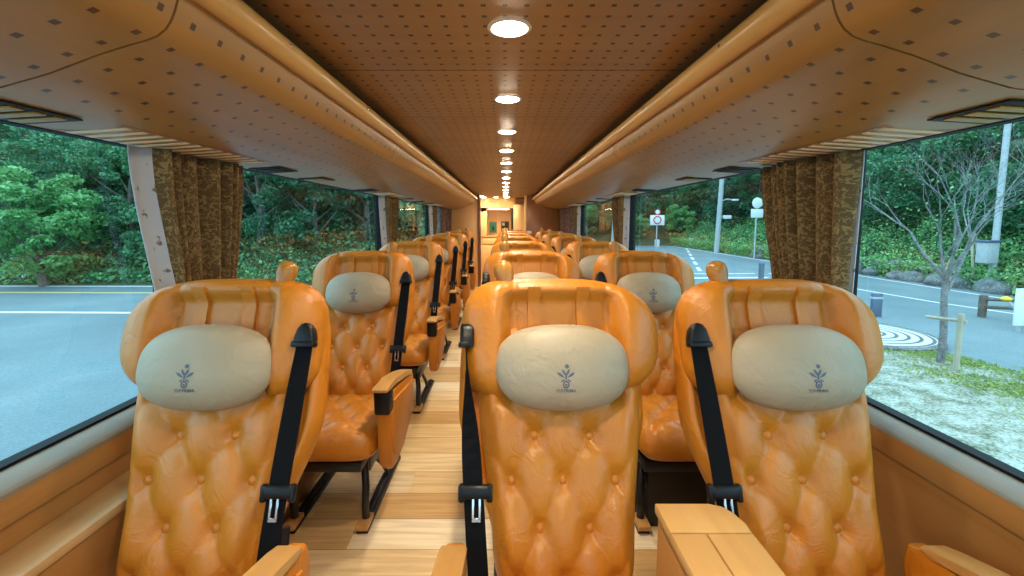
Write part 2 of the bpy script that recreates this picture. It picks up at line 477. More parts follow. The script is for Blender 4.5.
PILLARS = [1.52, 4.10, 6.68]
WIN = [(-1.45, 1.42), (1.62, 4.0), (4.2, 6.58), (6.78, 8.75)]
wn = 0
for s, nm in ((-1, 'left'), (1, 'right')):
    bm = bmesh.new()
    a, b_ = sorted((s * 1.10, s * 1.22))
    add_box(bm, (a, Y0, -.06), (b_, Y1, .768))
    struct(bm_obj('wall_' + nm, bm, PANELWOOD), 'wooden wall panel below the coach windows', 'wall')
    o = box('baseboard_' + nm, (s * 1.087 if s > 0 else -1.10, Y0, .705), (1.10 if s > 0 else -1.087, Y1, .768), PANELWOOD, bevel=.003)
    struct(o, 'wooden trim board just below the window sill', 'trim')
    # sill, slightly sloping, metal
    dz = .018 if s > 0 else .008
    poly = [(s * 1.084, .768), (s * 1.084, .786 - dz), (s * 1.092, .794 - dz), (s * 1.20, .804 - dz), (s * 1.20, .76)]
    struct(prism('trim_%d' % (3 if s < 0 else 4), poly, 'y', Y0, Y1, SILL, bevel=0), 'pale metal sill along the coach windows', 'trim')
    # ledge below the sill, on the single-seat side only
    if s < 0:
      lg = box('trim_%d' % (5 if s < 0 else 6), (min(s * (.99 if s < 0 else 1.06), s * 1.10), Y0, .62), (max(s * (.99 if s < 0 else 1.06), s * 1.10), 7.6, .645), LEDGEWOOD, bevel=.004)
      struct(lg, 'pale wooden ledge along the wall', 'trim')
      lf = box('panel_face', (min(s * (1.0 if s < 0 else 1.065), s * 1.10), Y0, 0.0), (max(s * (1.0 if s < 0 else 1.065), s * 1.10), 7.6, .62), PANELWOOD, lg, bevel=.002)
    # pillars between windows and the wall above the windows
    bm = bmesh.new()
    sh = .07
    for p in PILLARS:
        a, b_ = sorted((s * 1.155, s * 1.235)); add_box(bm, (a, p - .10 + sh, .78), (b_, p + .10 + sh, 1.62), .004)
    add_box(bm, (min(s * 1.155, s * 1.235), 8.75, .78), (max(s * 1.155, s * 1.235), Y1, 1.62))
    add_box(bm, (min(s * 1.155, s * 1.235), Y0, .78), (max(s * 1.155, s * 1.235), -1.45, 1.62))
    struct(bm_obj('trim_%d' % (7 if s < 0 else 8), bm, RUBBER), 'black pillars between the coach windows', 'pillar')
    for (ya, yb) in WIN:
        wn += 1
        ya, yb = (ya + sh if ya > 0 else ya), (yb + sh if yb < 8 else yb)
        bm = bmesh.new()
        x0, x1 = sorted((s * 1.165, s * 1.20)); t_ = .022
        add_box(bm, (x0, ya, .796 - dz), (x1, yb, .80 - dz + t_ * .4)); add_box(bm, (x0, ya, 1.60), (x1, yb, 1.63))
        add_box(bm, (x0, ya, .78), (x1, ya + t_, 1.62)); add_box(bm, (x0, yb - t_, .78), (x1, yb, 1.62))
        w = struct(bm_obj('window_%d' % wn, bm, RUBBER), 'coach side window in a black rubber frame', 'window')
        mesh_obj('pane', [(s * 1.185, ya, .79), (s * 1.185, yb, .79), (s * 1.185, yb, 1.62), (s * 1.185, ya, 1.62)], [(0, 1, 2, 3)], GLASS, w, smooth=False)
# front (behind the camera): dash wall and windscreen
struct(box('wall_front', (-1.22, Y0 - .05, -.06), (1.22, Y0, .80), PANELWOOD, bevel=0), 'front bulkhead', 'wall')
bm = bmesh.new()
add_box(bm, (-1.22, Y0 - .05, .80), (1.22, Y0, .83)); add_box(bm, (-1.22, Y0 - .05, .8), (-1.17, Y0, 1.75)); add_box(bm, (1.17, Y0 - .05, .8), (1.22, Y0, 1.75)); add_box(bm, (-1.22, Y0 - .05, 1.75), (1.22, Y0, 1.93))
w = struct(bm_obj('window_9', bm, RUBBER), 'windscreen frame', 'window')
mesh_obj('pane', [(-1.18, Y0 - .02, .82), (1.18, Y0 - .02, .82), (1.18, Y0 - .02, 1.76), (-1.18, Y0 - .02, 1.76)], [(0, 1, 2, 3)], GLASS, w, smooth=False)
struct(box('wall_rear', (-1.22, 10.55, -.06), (1.22, 10.62, 1.93), REARWOOD, bevel=0), 'rear bulkhead', 'wall')

# ------------------------------------------------------------------ luggage racks
def under(x):      # height of the rack underside at |x| (world z)
    P = smooth_profile()
    for (x0, h0), (x1, h1) in zip(P, P[1:]):
        if x <= x1: return EYE + h0 + (h1 - h0) * (x - x0) / (x1 - x0)
    return EYE + P[-1][1]
def smooth_profile():
    pts = [(.596, .428), (.600, .414), (.604, .400), (.609, .385), (.617, .368), (.628, .353), (.644, .341), (.665, .333), (.70, .324), (.76, .306), (.85, .274), (.95, .247), (1.05, .236), (1.18, .232)]
    return pts
RY = [Y0 + .05, -.77, .83, 2.43, 4.03, 5.63, 7.23, 8.85]
for s, nm in ((-1, 'single-seat'), (1, 'paired-seat')):
    rack = thing('luggage_rack', 'long wooden overhead luggage rack with dark square inlays above the %s side' % nm, 'luggage rack', (0, 0, 0), 'overhead luggage racks')
    pf = smooth_profile()
    top = [(1.18, .262), (1.0, .29), (.7, .37), (.635, .405), (.612, .432)]
    arc = [0.0]
    for (a, b_) in zip(pf, pf[1:]): arc.append(arc[-1] + math.hypot(b_[0] - a[0], b_[1] - a[1]))
    loop = pf + top
    for ya, yb in zip(RY, RY[1:]):
        g = .0028
        V, F, U = [], [], []
        ys = np.linspace(ya + g, yb - g, 2)
        for y in ys:
            for i, (x, h) in enumerate(loop):
                V.append((s * x, y, EYE + h))
                U.append((arc[i] if i < len(arc) else 2 + i * .01, y))
        n = len(loop)
        for i in range(n):
            F.append((i, (i + 1) % n, n + (i + 1) % n, n + i))
        F.append(tuple(range(n))); F.append(tuple(range(n, 2 * n))[::-1])
        o = mesh_obj('rack_panel', V, F, RACK, rack, smooth=True, uvs=U)
        o.data.set_sharp_from_angle(angle=math.radians(35))
        tube('hand_rail', [(s * .582, ya + g, EYE + .446), (s * .582, yb - g, EYE + .446)], .031, RAILWOOD, rack, 18)
        yc = ya + .32
        while yc < yb - .1:
            lathe('rail_screw', [(.0045, 0), (.0045, .002), (.002, .003)], CHROME, rack, 10,
                  Matrix.Translation((s * .5515, yc, EYE + .448)) @ Matrix.Rotation(-s * PI / 2, 4, 'Y'))
            yc += .62
    tube('rail_core', [(s * .582, RY[0], EYE + .446), (s * .582, RY[-1], EYE + .446)], .028, DARK, rack, 10)
    # slotted grilles over the pillars; pale strips stand for lit slots
    for p in PILLARS:
        gr = box('grille', (min(s * .975, s * 1.155), p - .39, 0), (max(s * .975, s * 1.155), p + .31, .002), PANELWOOD, rack, bevel=0)
        for v in gr.data.vertices: v.co.z = under(abs(v.co.x)) - .0004 - (.001 if v.co.z < .001 else 0)
        for k in range(13):
            y = p - .375 + k * .0525
            sl = box('lit_slot_strip', (min(s * .987, s * 1.146), y, 0), (max(s * .987, s * 1.146), y + .019, .003), SLOTWOOD, gr, bevel=.001)
            for v in sl.data.vertices:
                h = v.co.z
                v.co.z = under(abs(v.co.x)) - .0042 + h
    # passenger service units
    for k, y in enumerate([.96, 2.02, 2.48, 3.36, 4.72, 5.34, 6.0]):
        xw = (1.0, 1.14)
        dy = .085
        rim = box('service_panel', (min(s * xw[0], s * xw[1]), y - dy, 0), (max(s * xw[0], s * xw[1]), y + dy, .004), DARK, rack, bevel=.0015)
        for v in rim.data.vertices: v.co.z = under(abs(v.co.x)) - .004 + (v.co.z - .002)
        for q in (-.045, .0, .045):
            st = box('strip', (min(s * (xw[0] + .012), s * (xw[1] - .02)), y + q - .014, 0), (max(s * (xw[0] + .012), s * (xw[1] - .02)), y + q + .014, .004), GOLD if k % 2 == 0 else DARK, rim, bevel=.001)
            for v in st.data.vertices: v.co.z = under(abs(v.co.x)) - .0075 + (v.co.z - .002)

# ------------------------------------------------------------------ ceiling lights
names = ['first', 'second', 'third', 'fourth', 'fifth', 'sixth', 'seventh', 'eighth', 'ninth', 'tenth', 'eleventh', 'twelfth', 'thirteenth', 'fourteenth']
for k in range(-3, 14):
    y = 1.205 + .676 * k
    lab = 'round recessed downlight in the ceiling, %s of the row from the front' % names[k] if k >= 0 else 'round recessed downlight in the ceiling ahead of the seats'
    d = thing('ceiling_light', lab, 'ceiling light', (0.012, y, 1.89), 'downlights along the ceiling')
    lathe('light_ring', [(.046, -.001), (.058, -.001), (.060, -.004), (.057, -.007), (.049, -.008), (.046, -.004)], LAMPRING, d, 28, ring=True)
    lathe('lens', [(.047, -.002), (.046, -.006), (.036, -.011), (.02, -.0135), (.003, -.0145)], LAMP, d, 28)

def down_lamp(name, loc, watts, parent, size=.085, spread=120):
    l = bpy.data.lights.new(name, 'AREA'); l.shape = 'DISK'; l.size = size; l.energy = watts; l.color = (1.0, .88, .68); l.spread = math.radians(spread)
    o = bpy.data.objects.new(name, l); link(o, parent); o.location = loc
    return o
for o in list(SC.objects):
    if o.name.startswith('ceiling_light'): down_lamp('lamp', (0, 0, -.02), 2.9, o)

# ------------------------------------------------------------------ seats
TILT = math.radians(19)
PIV = Vector((0, 0, .47))
RT = Matrix.Translation(PIV) @ Matrix.Rotation(-TILT, 4, 'X')
def up(V, dz=0.0, dy=0.0, dx=0.0):
    return [RT @ Vector((v[0] + dx, v[1] + dy, v[2] + dz)) for v in V]

A_, B_ = .0755, .108
def tuft(x, v):
    u = (x / A_ + v / B_) / 2; w = (x / A_ - v / B_) / 2
    h = .0145 * abs(math.sin(PI * u) * math.sin(PI * w)) ** .65
    ru, rw = round(u), round(w)
    bx, bv = A_ * (ru + rw), B_ * (ru - rw)
    d2 = (x - bx) ** 2 + (v - bv) ** 2
    return h - .021 * math.exp(-d2 / .027 ** 2) + .006
# torso spans v from -0.06 to 0.66
TC, TH, TW = .30, .36, .225
ROW0 = .226
def torso_w(z):    # z relative to torso centre
    v = z + TC
    return .82 + .18 * sstep(.05, .45, v)
def torso_F(x, z):
    v = z + TC
    fade = 1 - sstep(.165, .215, abs(x))
    side = .012 * sstep(.12, .2, abs(x))
    return .062 + side + fade * tuft(x, v - ROW0) * (1 - sstep(.42, .5, v)) + .02 * (1 - sstep(0, .25, v))
HOFF = .034
HC, HH, HWD = .592, .168, .276
def hood_F(x, z):
    a = abs(x)
    f = .052 + .064 * sstep(.126, .180, a)
    f -= .010 * math.exp(-((a - .133) / .006) ** 2)             # seam
    roll = sstep(.55, .80, z / HH)
    f += roll * .042 * (1 - sstep(.128, .175, a))
    f += .003 * math.exp(-((a - .205) / .02) ** 2)
    return f
PCV, PH, PW = .511, .111, .176
PY = -.098
def pil_F(x, z):
    return .078 * (1 - .25 * (x / PW) ** 2 - .12 * (z / PH) ** 2)
def pil_surf(x, z):
    # analytic approximation of the pillow front, used to lay the stitching on it
    r = (abs(x / PW) ** 2.5 + abs(z / PH) ** 2.5) ** (1 / 2.5)
    return -pil_F(x, z) * max(0, 1 - min(1, r) ** 3.0) ** .5

# cached meshes
CACHE = {}
def cached(key, build, name, parent):
    if key not in CACHE:
        o = build(name, parent); CACHE[key] = o.data; return o
    o = bpy.data.objects.new(name, CACHE[key]); return link(o, parent)

def text_mesh(body, size):
    cu = bpy.data.curves.new('lettering', 'FONT'); cu.body = body; cu.size = size; cu.align_x = 'CENTER'; cu.resolution_u = 2
    cu.offset = size * .015
    to = bpy.data.objects.new('tmp_lettering', cu); COL.objects.link(to)
    dg = bpy.context.evaluated_depsgraph_get(); dg.update()
    me = bpy.data.meshes.new_from_object(to.evaluated_get(dg))
    V = [tuple(v.co) for v in me.vertices]; F = [tuple(p.vertices) for p in me.polygons]
    bpy.data.objects.remove(to); bpy.data.curves.remove(cu); bpy.data.meshes.remove(me)
    return V, F

def disc2(cx, cz, r, n=12, rx=1.0, rz=1.0):
    return [(cx + r * rx * math.cos(2 * PI * k / n), cz + r * rz * math.sin(2 * PI * k / n)) for k in range(n)]
def leaf2(x0, z0, x1, z1, w, n=7):
    dx, dz = x1 - x0, z1 - z0; L = math.hypot(dx, dz); nx, nz = -dz / L, dx / L
    a = [(x0 + dx * i / n + nx * w * math.sin(PI * i / n) * (.6 + .6 * i / n), z0 + dz * i / n + nz * w * math.sin(PI * i / n) * (.6 + .6 * i / n)) for i in range(n + 1)]
    b = [(x0 + dx * i / n - nx * w * math.sin(PI * i / n) * (.6 + .6 * i / n), z0 + dz * i / n - nz * w * math.sin(PI * i / n) * (.6 + .6 * i / n)) for i in range(n - 1, 0, -1)]
    return a + b

def b_backrest(name, parent):
    V, F = superpad(TW, TH, torso_F, lambda x, z: .05, 6, (80, 120), 8, torso_w)
    return mesh_obj(name, up(V, TC), F, LEATHER, parent)
def b_shell(s):
    def f(name, parent):
        def wf(z):
            v = z + .355
            return .64 + .36 * sstep(.06, .40, v)
        V, F = superpad(.258, .405, lambda x, z: .022 + .065 * sstep(.205, .240, abs(x)) * (1 - sstep(.3, .36, z)), lambda x, z: .10 * (1 - .3 * (x / .25) ** 2), 4.5, (60, 46), 4, wf)
        V = [(x + s * .022, y, z) for x, y, z in V]
        return mesh_obj(name, up(V, .355, .01), F, LEATHER_EDGE, parent)
    return f
def b_hood(side):
  def f(name, parent):
    V, F = superpad(HWD, HH, lambda x, z: hood_F(x, z) - HOFF, lambda x, z: .12 * (1 - .25 * (z / HH) ** 2) + HOFF, 4.6 if side > 0 else 2.7, (84, 50), 4.5, lambda z: 1.0 - .04 * sstep(.3, 1, z / HH), 2.7 if side > 0 else 4.6)
    return mesh_obj(name, up(V, HC, -HOFF, side * -.004), F, LEATHER, parent)
  return f
def b_strap(x0):
    def f(name, parent):
        V, F = [], []
        zs = np.linspace(HH * .80, -.06, 14)
        for z in zs:
            r = abs(z) / HH
            y = -HOFF - (hood_F(x0, z) - HOFF) * max(0, 1 - r ** 4.5) ** .5
            for (dx, dy) in ((-.0185, .0), (-.0175, -.010), (.0175, -.010), (.0185, .0)):
                V.append((x0 + dx, y + dy, z))
        for i in range(len(zs) - 1):
            for k in range(4):
                F.append((i * 4 + k, i * 4 + (k + 1) % 4, i * 4 + 4 + (k + 1) % 4, i * 4 + 4 + k))
        F.append((0, 1, 2, 3)); m = (len(zs) - 1) * 4; F.append((m, m + 1, m + 2, m + 3))
        o = mesh_obj(name, up(V, HC), F, LEATHER_EDGE, parent)
        o.data.set_sharp_from_angle(angle=math.radians(40)); return o
    return f
def b_pillow(name, parent):
    V, F = superpad(PW, PH, pil_F, lambda x, z: .022, 2.5, (52, 40), 3.0)
    return mesh_obj(name, up(V, PCV, PY), F, PILLOW, parent)
def b_emblem(name, parent):
    polys = []
    c = -.026
    polys.append(disc2(.003, c + .027, .0052))
    for sx in (-1, 1):
        polys.append(leaf2(sx * .001, c + .004, sx * .009, c + .021, .0030))
        polys.append(leaf2(sx * .003, c - .001, sx * .022, c + .013, .0034))
        polys.append(leaf2(sx * .0025, c - .004, sx * .013, c - .010, .002))
    polys.append(leaf2(0, c - .010, 0, c + .014, .0024))
    for k in range(16):          # ring at the foot
        a0, a1 = 2 * PI * k / 16, 2 * PI * (k + 1) / 16
        polys.append([(math.cos(a) * r * .9, c - .0165 + math.sin(a) * r) for a, r in ((a0, .0092), (a1, .0092), (a1, .0058), (a0, .0058))])
    polys.append(disc2(0, c - .0175, .0028))
    V, F = [], []
    for p in polys:
        base = len(V)
        for x, z in p: V.append((x, pil_surf(x, z) - .0012, z))
        n = len(p)
        if n == 4: F.append((base, base + 1, base + 2, base + 3))
        else:
            cx, cz = sum(q[0] for q in p) / n, sum(q[1] for q in p) / n
            V.append((cx, pil_surf(cx, cz) - .0012, cz))
            for i in range(n): F.append((base + i, base + (i + 1) % n, base + n))
    return mesh_obj(name, up(V, PCV, PY), F, EMB, parent, smooth=False, recalc=False)
def b_letter(name, parent):
    V, F = text_mesh('YUI PRIMA', .0108)
    V = [(x, pil_surf(x, z - .061) - .0012, z - .061) for x, z, _ in V]
    return mesh_obj(name, up(V, PCV, PY), F, EMB, parent, smooth=False, recalc=False)
def button_spots():
    out = []
    for i in range(-3, 4):
        v = ROW0 + B_ * i
        if v < .02 or v > .42: continue
        k0 = 0 if i % 2 == 0 else .5
        for j in range(-3, 4):
            x = 2 * A_ * (j + k0)
            if abs(x) < .18: out.append((x, v))
    return out
def b_button(name, parent):
    V, F = lathe_geo([(.0130, 0), (.0136, .003), (.0122, .0068), (.0082, .0095), (.0035, .0108), (.0004, .0112)], 14)
    return mesh_obj(name, V, F, LEATHER_EDGE, parent)
def b_knob(s):
    def f(name, parent):
        M = Matrix.Translation((s * .142, -.048, HC + HH - .046)) @ Matrix.Rotation(s * math.radians(10), 4, 'Y')
        V, F = lathe_geo([(.018, .006), (.0185, .012), (.020, .02), (.024, .042), (.028, .058), (.029, .070), (.027, .082), (.020, .092), (.010, .097), (.001, .098)], 20, RT @ M)
        return mesh_obj(name, V, F, KNOBWOOD, parent)
    return f
BELT_TOP = (.252, -.098, .575)
BELT_END = (.222, -.115, .02)
def b_belt(s, mid=False):
    def f(name, parent):
        V, F = [], []
        n = 16
        for i in range(n + 1):
            k = i / n
            p = [BELT_TOP[j] + (BELT_END[j] - BELT_TOP[j]) * k for j in range(3)]
            an = math.radians(16) * math.sin(k * PI) - math.radians(12)
            if mid: an = math.radians(80) * (1 - sstep(.05, .62, k))
            hx = .0245
            bow = .004 * math.sin(PI * k)
            if mid: p[0] += .006 - .016 * k; p[1] += .02 * (1 - k)
            for q, dy in ((-1, -.0008), (1, -.0008), (1, .0008), (-1, .0008)):
                V.append((s * (p[0] + q * hx * math.cos(an)), p[1] - bow + q * hx * math.sin(an) + dy, p[2]))
        for i in range(n):
            for k in range(4):
                F.append((i * 4 + k, i * 4 + (k + 1) % 4, i * 4 + 4 + (k + 1) % 4, i * 4 + 4 + k))
        F.append((0, 1, 2, 3)); F.append((n * 4, n * 4 + 1, n * 4 + 2, n * 4 + 3))
        o = mesh_obj(name, up(V), F, WEB, parent, smooth=False); return o
    return f
def b_anchor(s, mid=False):
    def f(name, parent):
        bm = bmesh.new()
        x, y, z = BELT_TOP
        poly = [(-.026, -.012), (.026, -.012), (.027, .01), (.021, .034), (.011, .047), (0, .051), (-.011, .047), (-.021, .034), (-.027, .01)]
        add_prism(bm, [(s * x + a, z + c) for a, c in poly], 'y', y - .016, y + .02, .007, 3)
        add_box(bm, (s * x - .031, y - .02, z - .014), (s * x + .031, y + .012, z + .002), .005, 2)
        if mid:
            T = Matrix.Translation((s * (x + .004), y + .02, z)); R_ = T @ Matrix.Rotation(s * math.radians(80), 4, 'Z') @ Matrix.Translation((-s * x, -y, -z))
            for v in bm.verts: v.co = R_ @ v.co
        for v in bm.verts: v.co = RT @ v.co
        return bm_obj(name, bm, BLACK, parent)
    return f
def b_stop(s, mid=False):
    def f(name, parent):
        bm = bmesh.new(); x, y, z = .234 - .012 * mid, -.114, .215
        add_box(bm, (s * x - .036, y - .013, z - .016), (s * x + .036, y + .012, z + .016), .008, 3)
        for q in (-1, 1):
            add_box(bm, (s * x + q * .034 - .008, y - .010, z - .024), (s * x + q * .034 + .008, y + .010, z + .018), .006, 2)
        for v in bm.verts: v.co = RT @ v.co
        return bm_obj(name, bm, BLACK, parent)
    return f
def b_tongue(s, mid=False):
    def f(name, parent):
        bm = bmesh.new(); x, y, z = .231 - .012 * mid, -.122, .176
        w = .011
        add_box(bm, (s * x - w, y - .002, z - .022), (s * x - w + .006, y + .002, z + .026), .001, 1)
        add_box(bm, (s * x + w - .006, y - .002, z - .022), (s * x + w, y + .002, z + .026), .001, 1)
        add_box(bm, (s * x - w, y - .002, z - .026), (s * x + w, y + .002, z - .016), .001, 1)
        for v in bm.verts: v.co = RT @ v.co
        return bm_obj(name, bm, CHROME, parent)
    return f
# cushion: pad laid flat, tilted up at the front
CW, CL = .250, .275
CM = Matrix.Translation((0, -.26, .405)) @ Matrix.Rotation(math.radians(-3.5), 4, 'X') @ Matrix.Rotation(-PI / 2, 4, 'X')
def cush_F(x, z):
    fade = (1 - sstep(.15, .195, abs(x)))
    return .074 + fade * tuft(x, z - .02) * 1.1 + .012 * sstep(.1, .25, -z)
def b_cushion(cw):
  def f(name, parent):
    V, F = superpad(cw, CL, cush_F, lambda x, z: .06, 7, (64, 76), 9)
    return mesh_obj(name, [CM @ Vector(v) for v in V], F, LEATHER, parent)
  return f
def cush_spots():
    out = []
    for i in range(-2, 3):
        v = .02 + B_ * i
        if abs(v) > .24: continue
        k0 = 0 if i % 2 == 0 else .5
        for j in range(-2, 3):
            x = 2 * A_ * (j + k0)
            if abs(x) < .18: out.append((x, v))
    return out
ARM_PROF = [(-.51, .665), (-.525, .60), (-.525, .43), (-.512, .36), (-.475, .322), (-.41, .310), (-.28, .325), (-.17, .375), (-.09, .43), (-.065, .50), (-.055, .56), (-.065, .598), (-.11, .608)]
def b_arm(x):
    def f(name, parent):
        return prism(name, ARM_PROF, 'x', x - .026, x + .026, LEATHER_EDGE, parent, .012, 3)
    return f
def b_arm_inset(x, s):
    def f(name, parent):
        cy, cz = -.285, .475
        pr = [(cy + (y - cy) * .80, cz + (z - cz) * .76) for y, z in ARM_PROF]
        return prism(name, pr, 'x', x + s * .020, x + s * .033, LEATHER, parent, .004, 2)
    return f
def b_arm_top(x):
    def f(name, parent):
        pr = [(-.560, .688), (-.563, .699), (-.550, .706), (-.42, .699), (-.25, .664), (-.14, .634), (-.105, .624), (-.10, .612), (-.13, .606), (-.25, .640), (-.42, .673), (-.52, .684)]
        return prism(name, pr, 'x', x - .031, x + .031, WOODARM, parent, .006, 3)
    return f
def b_arm_end(x):
    def f(name, parent):
        pr = [(-.547, .688), (-.544, .60), (-.535, .585), (-.475, .585), (-.465, .60), (-.465, .680)]
        return prism(name, pr, 'x', x - .030, x + .030, BLACK, parent, .006, 2)
    return f
def b_frame(name, parent):
    bm = bmesh.new()
    add_box(bm, (-.175, -.47, .30), (.175, .03, .345), .006)
    add_box(bm, (-.16, -.30, .20), (.16, .02, .30), .01)
    add_tube(bm, [(-.165, -.05, .32), (-.165, .08, .40), (-.16, .12, .50)], .016, 8); add_tube(bm, [(.165, -.05, .32), (.165, .08, .40), (.16, .12, .50)], .016, 8)
    return bm_obj(name, bm, STEEL, parent)
def b_underseat_shade(name, parent):
    return box(name, (-.135, -.40, .0), (.135, .04, .30), DARK, parent, .012)  # dark block added to stand for the shade under the paired seats
def b_leg(x):
    def f(name, parent):
        bm = bmesh.new()
        add_tube(bm, [(x * .86, -.30, .31), (x * .9, -.33, .26), (x, -.37, .17), (x, -.385, .10), (x, -.385, .03)], .017, 10)
        add_tube(bm, [(x * .86, -.28, .31), (x, -.10, .12), (x, -.02, .03)], .012, 8)
        return bm_obj(name, bm, STEEL, parent)
    return f
def b_rail(x):
    def f(name, parent):
        bm = bmesh.new(); add_box(bm, (x - .026, -.44, 0), (x + .026, .16, .022), .003)
        add_box(bm, (x - .010, -.40, .02), (x + .010, .15, .034), .003)
        return bm_obj(name, bm, BLACK, parent)
    return f
def b_pad(x):
    def f(name, parent):
        return box(name, (x - .028, -.452, .020), (x + .028, -.352, .040), WOODARM, parent, .003)
    return f

def make_seat(loc, s, arms, label, detail, mid=False):
    root = thing('passenger_seat', label, 'seat', loc, 'tan tufted leather coach seats')
    bk = cached('back', b_backrest, 'backrest', root)
    nrm = RT.to_3x3() @ Vector((0, -1, 0))
    if detail:
        for x, v in button_spots():
            p = RT @ Vector((x * torso_w(v - TC), -torso_F(x, v - TC) + .0025, v))
            b = cached('button', b_button, 'button', bk); b.location = p
            b.rotation_euler = nrm.to_track_quat('Z', 'Y').to_euler()
    cached('shell%d' % s, b_shell(s), 'back_shell', root)
    hd = cached('hood%d' % s, b_hood(s), 'headrest', root)
    for x0 in (-.068, .068): cached('strap%.3f' % x0, b_strap(x0), 'pillow_strap', hd)
    pl = cached('pillow', b_pillow, 'pillow', root)
    pl['label'] = 'beige leather neck pillow'
    cached('emblem', b_emblem, 'emblem', pl)
    cached('letter', b_letter, 'lettering', pl)
    cached('knob%d' % s, b_knob(s), 'grab_knob', root)
    bt = cached('belt%d%d' % (s, mid), b_belt(s, mid), 'seat_belt', root)
    cached('anchor%d%d' % (s, mid), b_anchor(s, mid), 'belt_anchor', bt)
    cached('stop%d%d' % (s, mid), b_stop(s, mid), 'belt_stop', bt)
    cached('tongue%d%d' % (s, mid), b_tongue(s, mid), 'belt_tongue', bt)
    cw = .25 if s > 0 else .198
    cu = cached('cushion%.2f' % cw, b_cushion(cw), 'cushion', root)
    if detail:
        for x, v in cush_spots():
            if abs(x) > cw - .05: continue
            p = CM @ Vector((x, -cush_F(x, v) + .0025, v))
            b = cached('button', b_button, 'button', cu); b.location = p; b.rotation_euler = (math.radians(-3.5), 0, 0)
    for q in arms:
        x = {1: .290, -1: -.268, 2: .218}[q]; q = 1 if q > 0 else -1; kk = '%.3f' % x
        ar = cached('arm' + kk, b_arm(x), 'armrest', root)
        cached('inset' + kk, b_arm_inset(x, q), 'armrest_inset', ar)
        cached('armtop' + kk, b_arm_top(x), 'armrest_cap', ar)
        cached('armend' + kk, b_arm_end(x), 'armrest_end', ar)
    cached('frame', b_frame, 'seat_frame', root)
    if s < 0: cached('underseat_shade', b_underseat_shade, 'underseat_shade_box', root)
    for x in (-.16, .16):
        cached('leg%.2f' % x, b_leg(x), 'leg', root)
        rl = cached('rail%.2f' % x, b_rail(x), 'floor_rail', root)
        cached('pad%.2f' % x, b_pad(x), 'foot_pad', rl)
    return root

ORD = ['frontmost', 'second from the front', 'third from the front', 'fourth from the front', 'fifth from the front', 'rearmost']
for k in range(6):
    y = 1.035 + 1.18 * k
    make_seat((-.788, y, 0), 1, (1,), 'tufted tan leather seat, %s in the single-seat column across the aisle' % ORD[k], k < 4)
    make_seat((.150, y, 0), -1, (-1,), 'tufted tan leather aisle seat of the %s pair' % ORD[k].replace(' from the front', '-from-front'), k < 3, True)
    make_seat((.770, y, 0), -1, (2,), 'tufted tan leather window seat of the %s pair' % ORD[k].replace(' from the front', '-from-front'), k < 3)

# console between the frontmost pair
CONSOLEWOOD = wood('console_wood', lin(182, 132, 74), lin(206, 158, 98), 'y', .8, .16)
cn = thing('console_table', 'wooden console table with a rounded corner between the frontmost pair of seats', 'table', (-.008, -.065, 0))
cpoly = [(.352, .30), (.522, .30), (.522, .93), (.516, .965), (.500, .988), (.475, .998), (.352, .998)]
prism('body', [(x + (.006 if x < .4 else -.008), y - .006) for x, y in cpoly], 'z', 0, .70, PANELWOOD, cn, .004)
prism('end_board', [(.352, .905), (.522, .905), (.522, .93), (.516, .965), (.500, .988), (.475, .998), (.352, .998)], 'z', .70, .725, CONSOLEWOOD, cn, .003)
prism('lid', [(.352, .30), (.424, .30), (.424, .902), (.352, .902)], 'z', .70, .725, CONSOLEWOOD, cn, .003)
prism('flap', [(.427, .30), (.522, .30), (.522, .902), (.427, .902)], 'z', .70, .725, CONSOLEWOOD, cn, .003)

# ------------------------------------------------------------------ curtains
def make_curtain(s, label, n0, n1, f0, f1, mat=None, lin_w=.065, folds=7):
    # n0/n1: near edge (y) at the top / bottom, f0/f1: far edge
    c = thing('curtain', label, 'curtain', (0, 0, 0), 'gathered curtains at the window pillars')
    nu, nv = 180, 26
    V, F, U = [], [], []
    ztop, zbot = 1.597, .83
    ph = random.random() * 6
    for j in range(nv + 1):
        k = j / nv; q = sstep(0, .85, k)
        z = ztop + (zbot - ztop) * k
        ya, yb = n0 + (n1 - n0) * q, f0 + (f1 - f0) * q
        for i in range(nu + 1):
            u = i / nu
            wob = .22 * math.sin(u * 5.2 + ph) + .10 * math.sin(u * 13 + ph * 2) + .06 * math.sin(k * 2.5 + u * 4)
            a = (u * folds + wob) * PI
            amp = .104 * (1 - .35 * k)
            x = 1.164 - amp * abs(math.sin(a)) ** .8 * (.8 + .2 * math.sin(u * 9 + ph))
            y = ya + (yb - ya) * u + .004 * math.sin(2 * a)
            V.append((s * x, y, z)); U.append((u * (f0 - n0) * 1.9, z))
    for j in range(nv):
        for i in range(nu):
            a = j * (nu + 1) + i
            F.append((a, a + 1, a + nu + 2, a + nu + 1))
    o = mesh_obj('drape', V, F, mat or DAMASK, c, uvs=U)
    md = o.modifiers.new('thick', 'SOLIDIFY'); md.thickness = .003
    if lin_w:
        V, F, U = [], [], []
        for j in range(nv + 1):
            k = j / nv; qk = sstep(0, .85, k)
            z = ztop + (zbot - ztop) * k
            for i in range(9):
                q = i / 8
                y = n0 + (n1 - n0) * qk + .012 - q * lin_w
                x = (1.100 if lin_w > .05 else 1.152) + (.014 * math.sin(q * 3.0) + q * .035) * min(1, lin_w / .065)
                V.append((s * x, y, z)); U.append((q * lin_w * 1.8, z))
        for j in range(nv):
            for i in range(8):
                a = j * 9 + i; F.append((a, a + 1, a + 10, a + 9))
        l = mesh_obj('lining', V, F, LINING, c, uvs=U)
        l['label'] = 'pale patterned curtain lining'
        md = l.modifiers.new('thick', 'SOLIDIFY'); md.thickness = .003
    return c
PW_ = ['first', 'second', 'third']
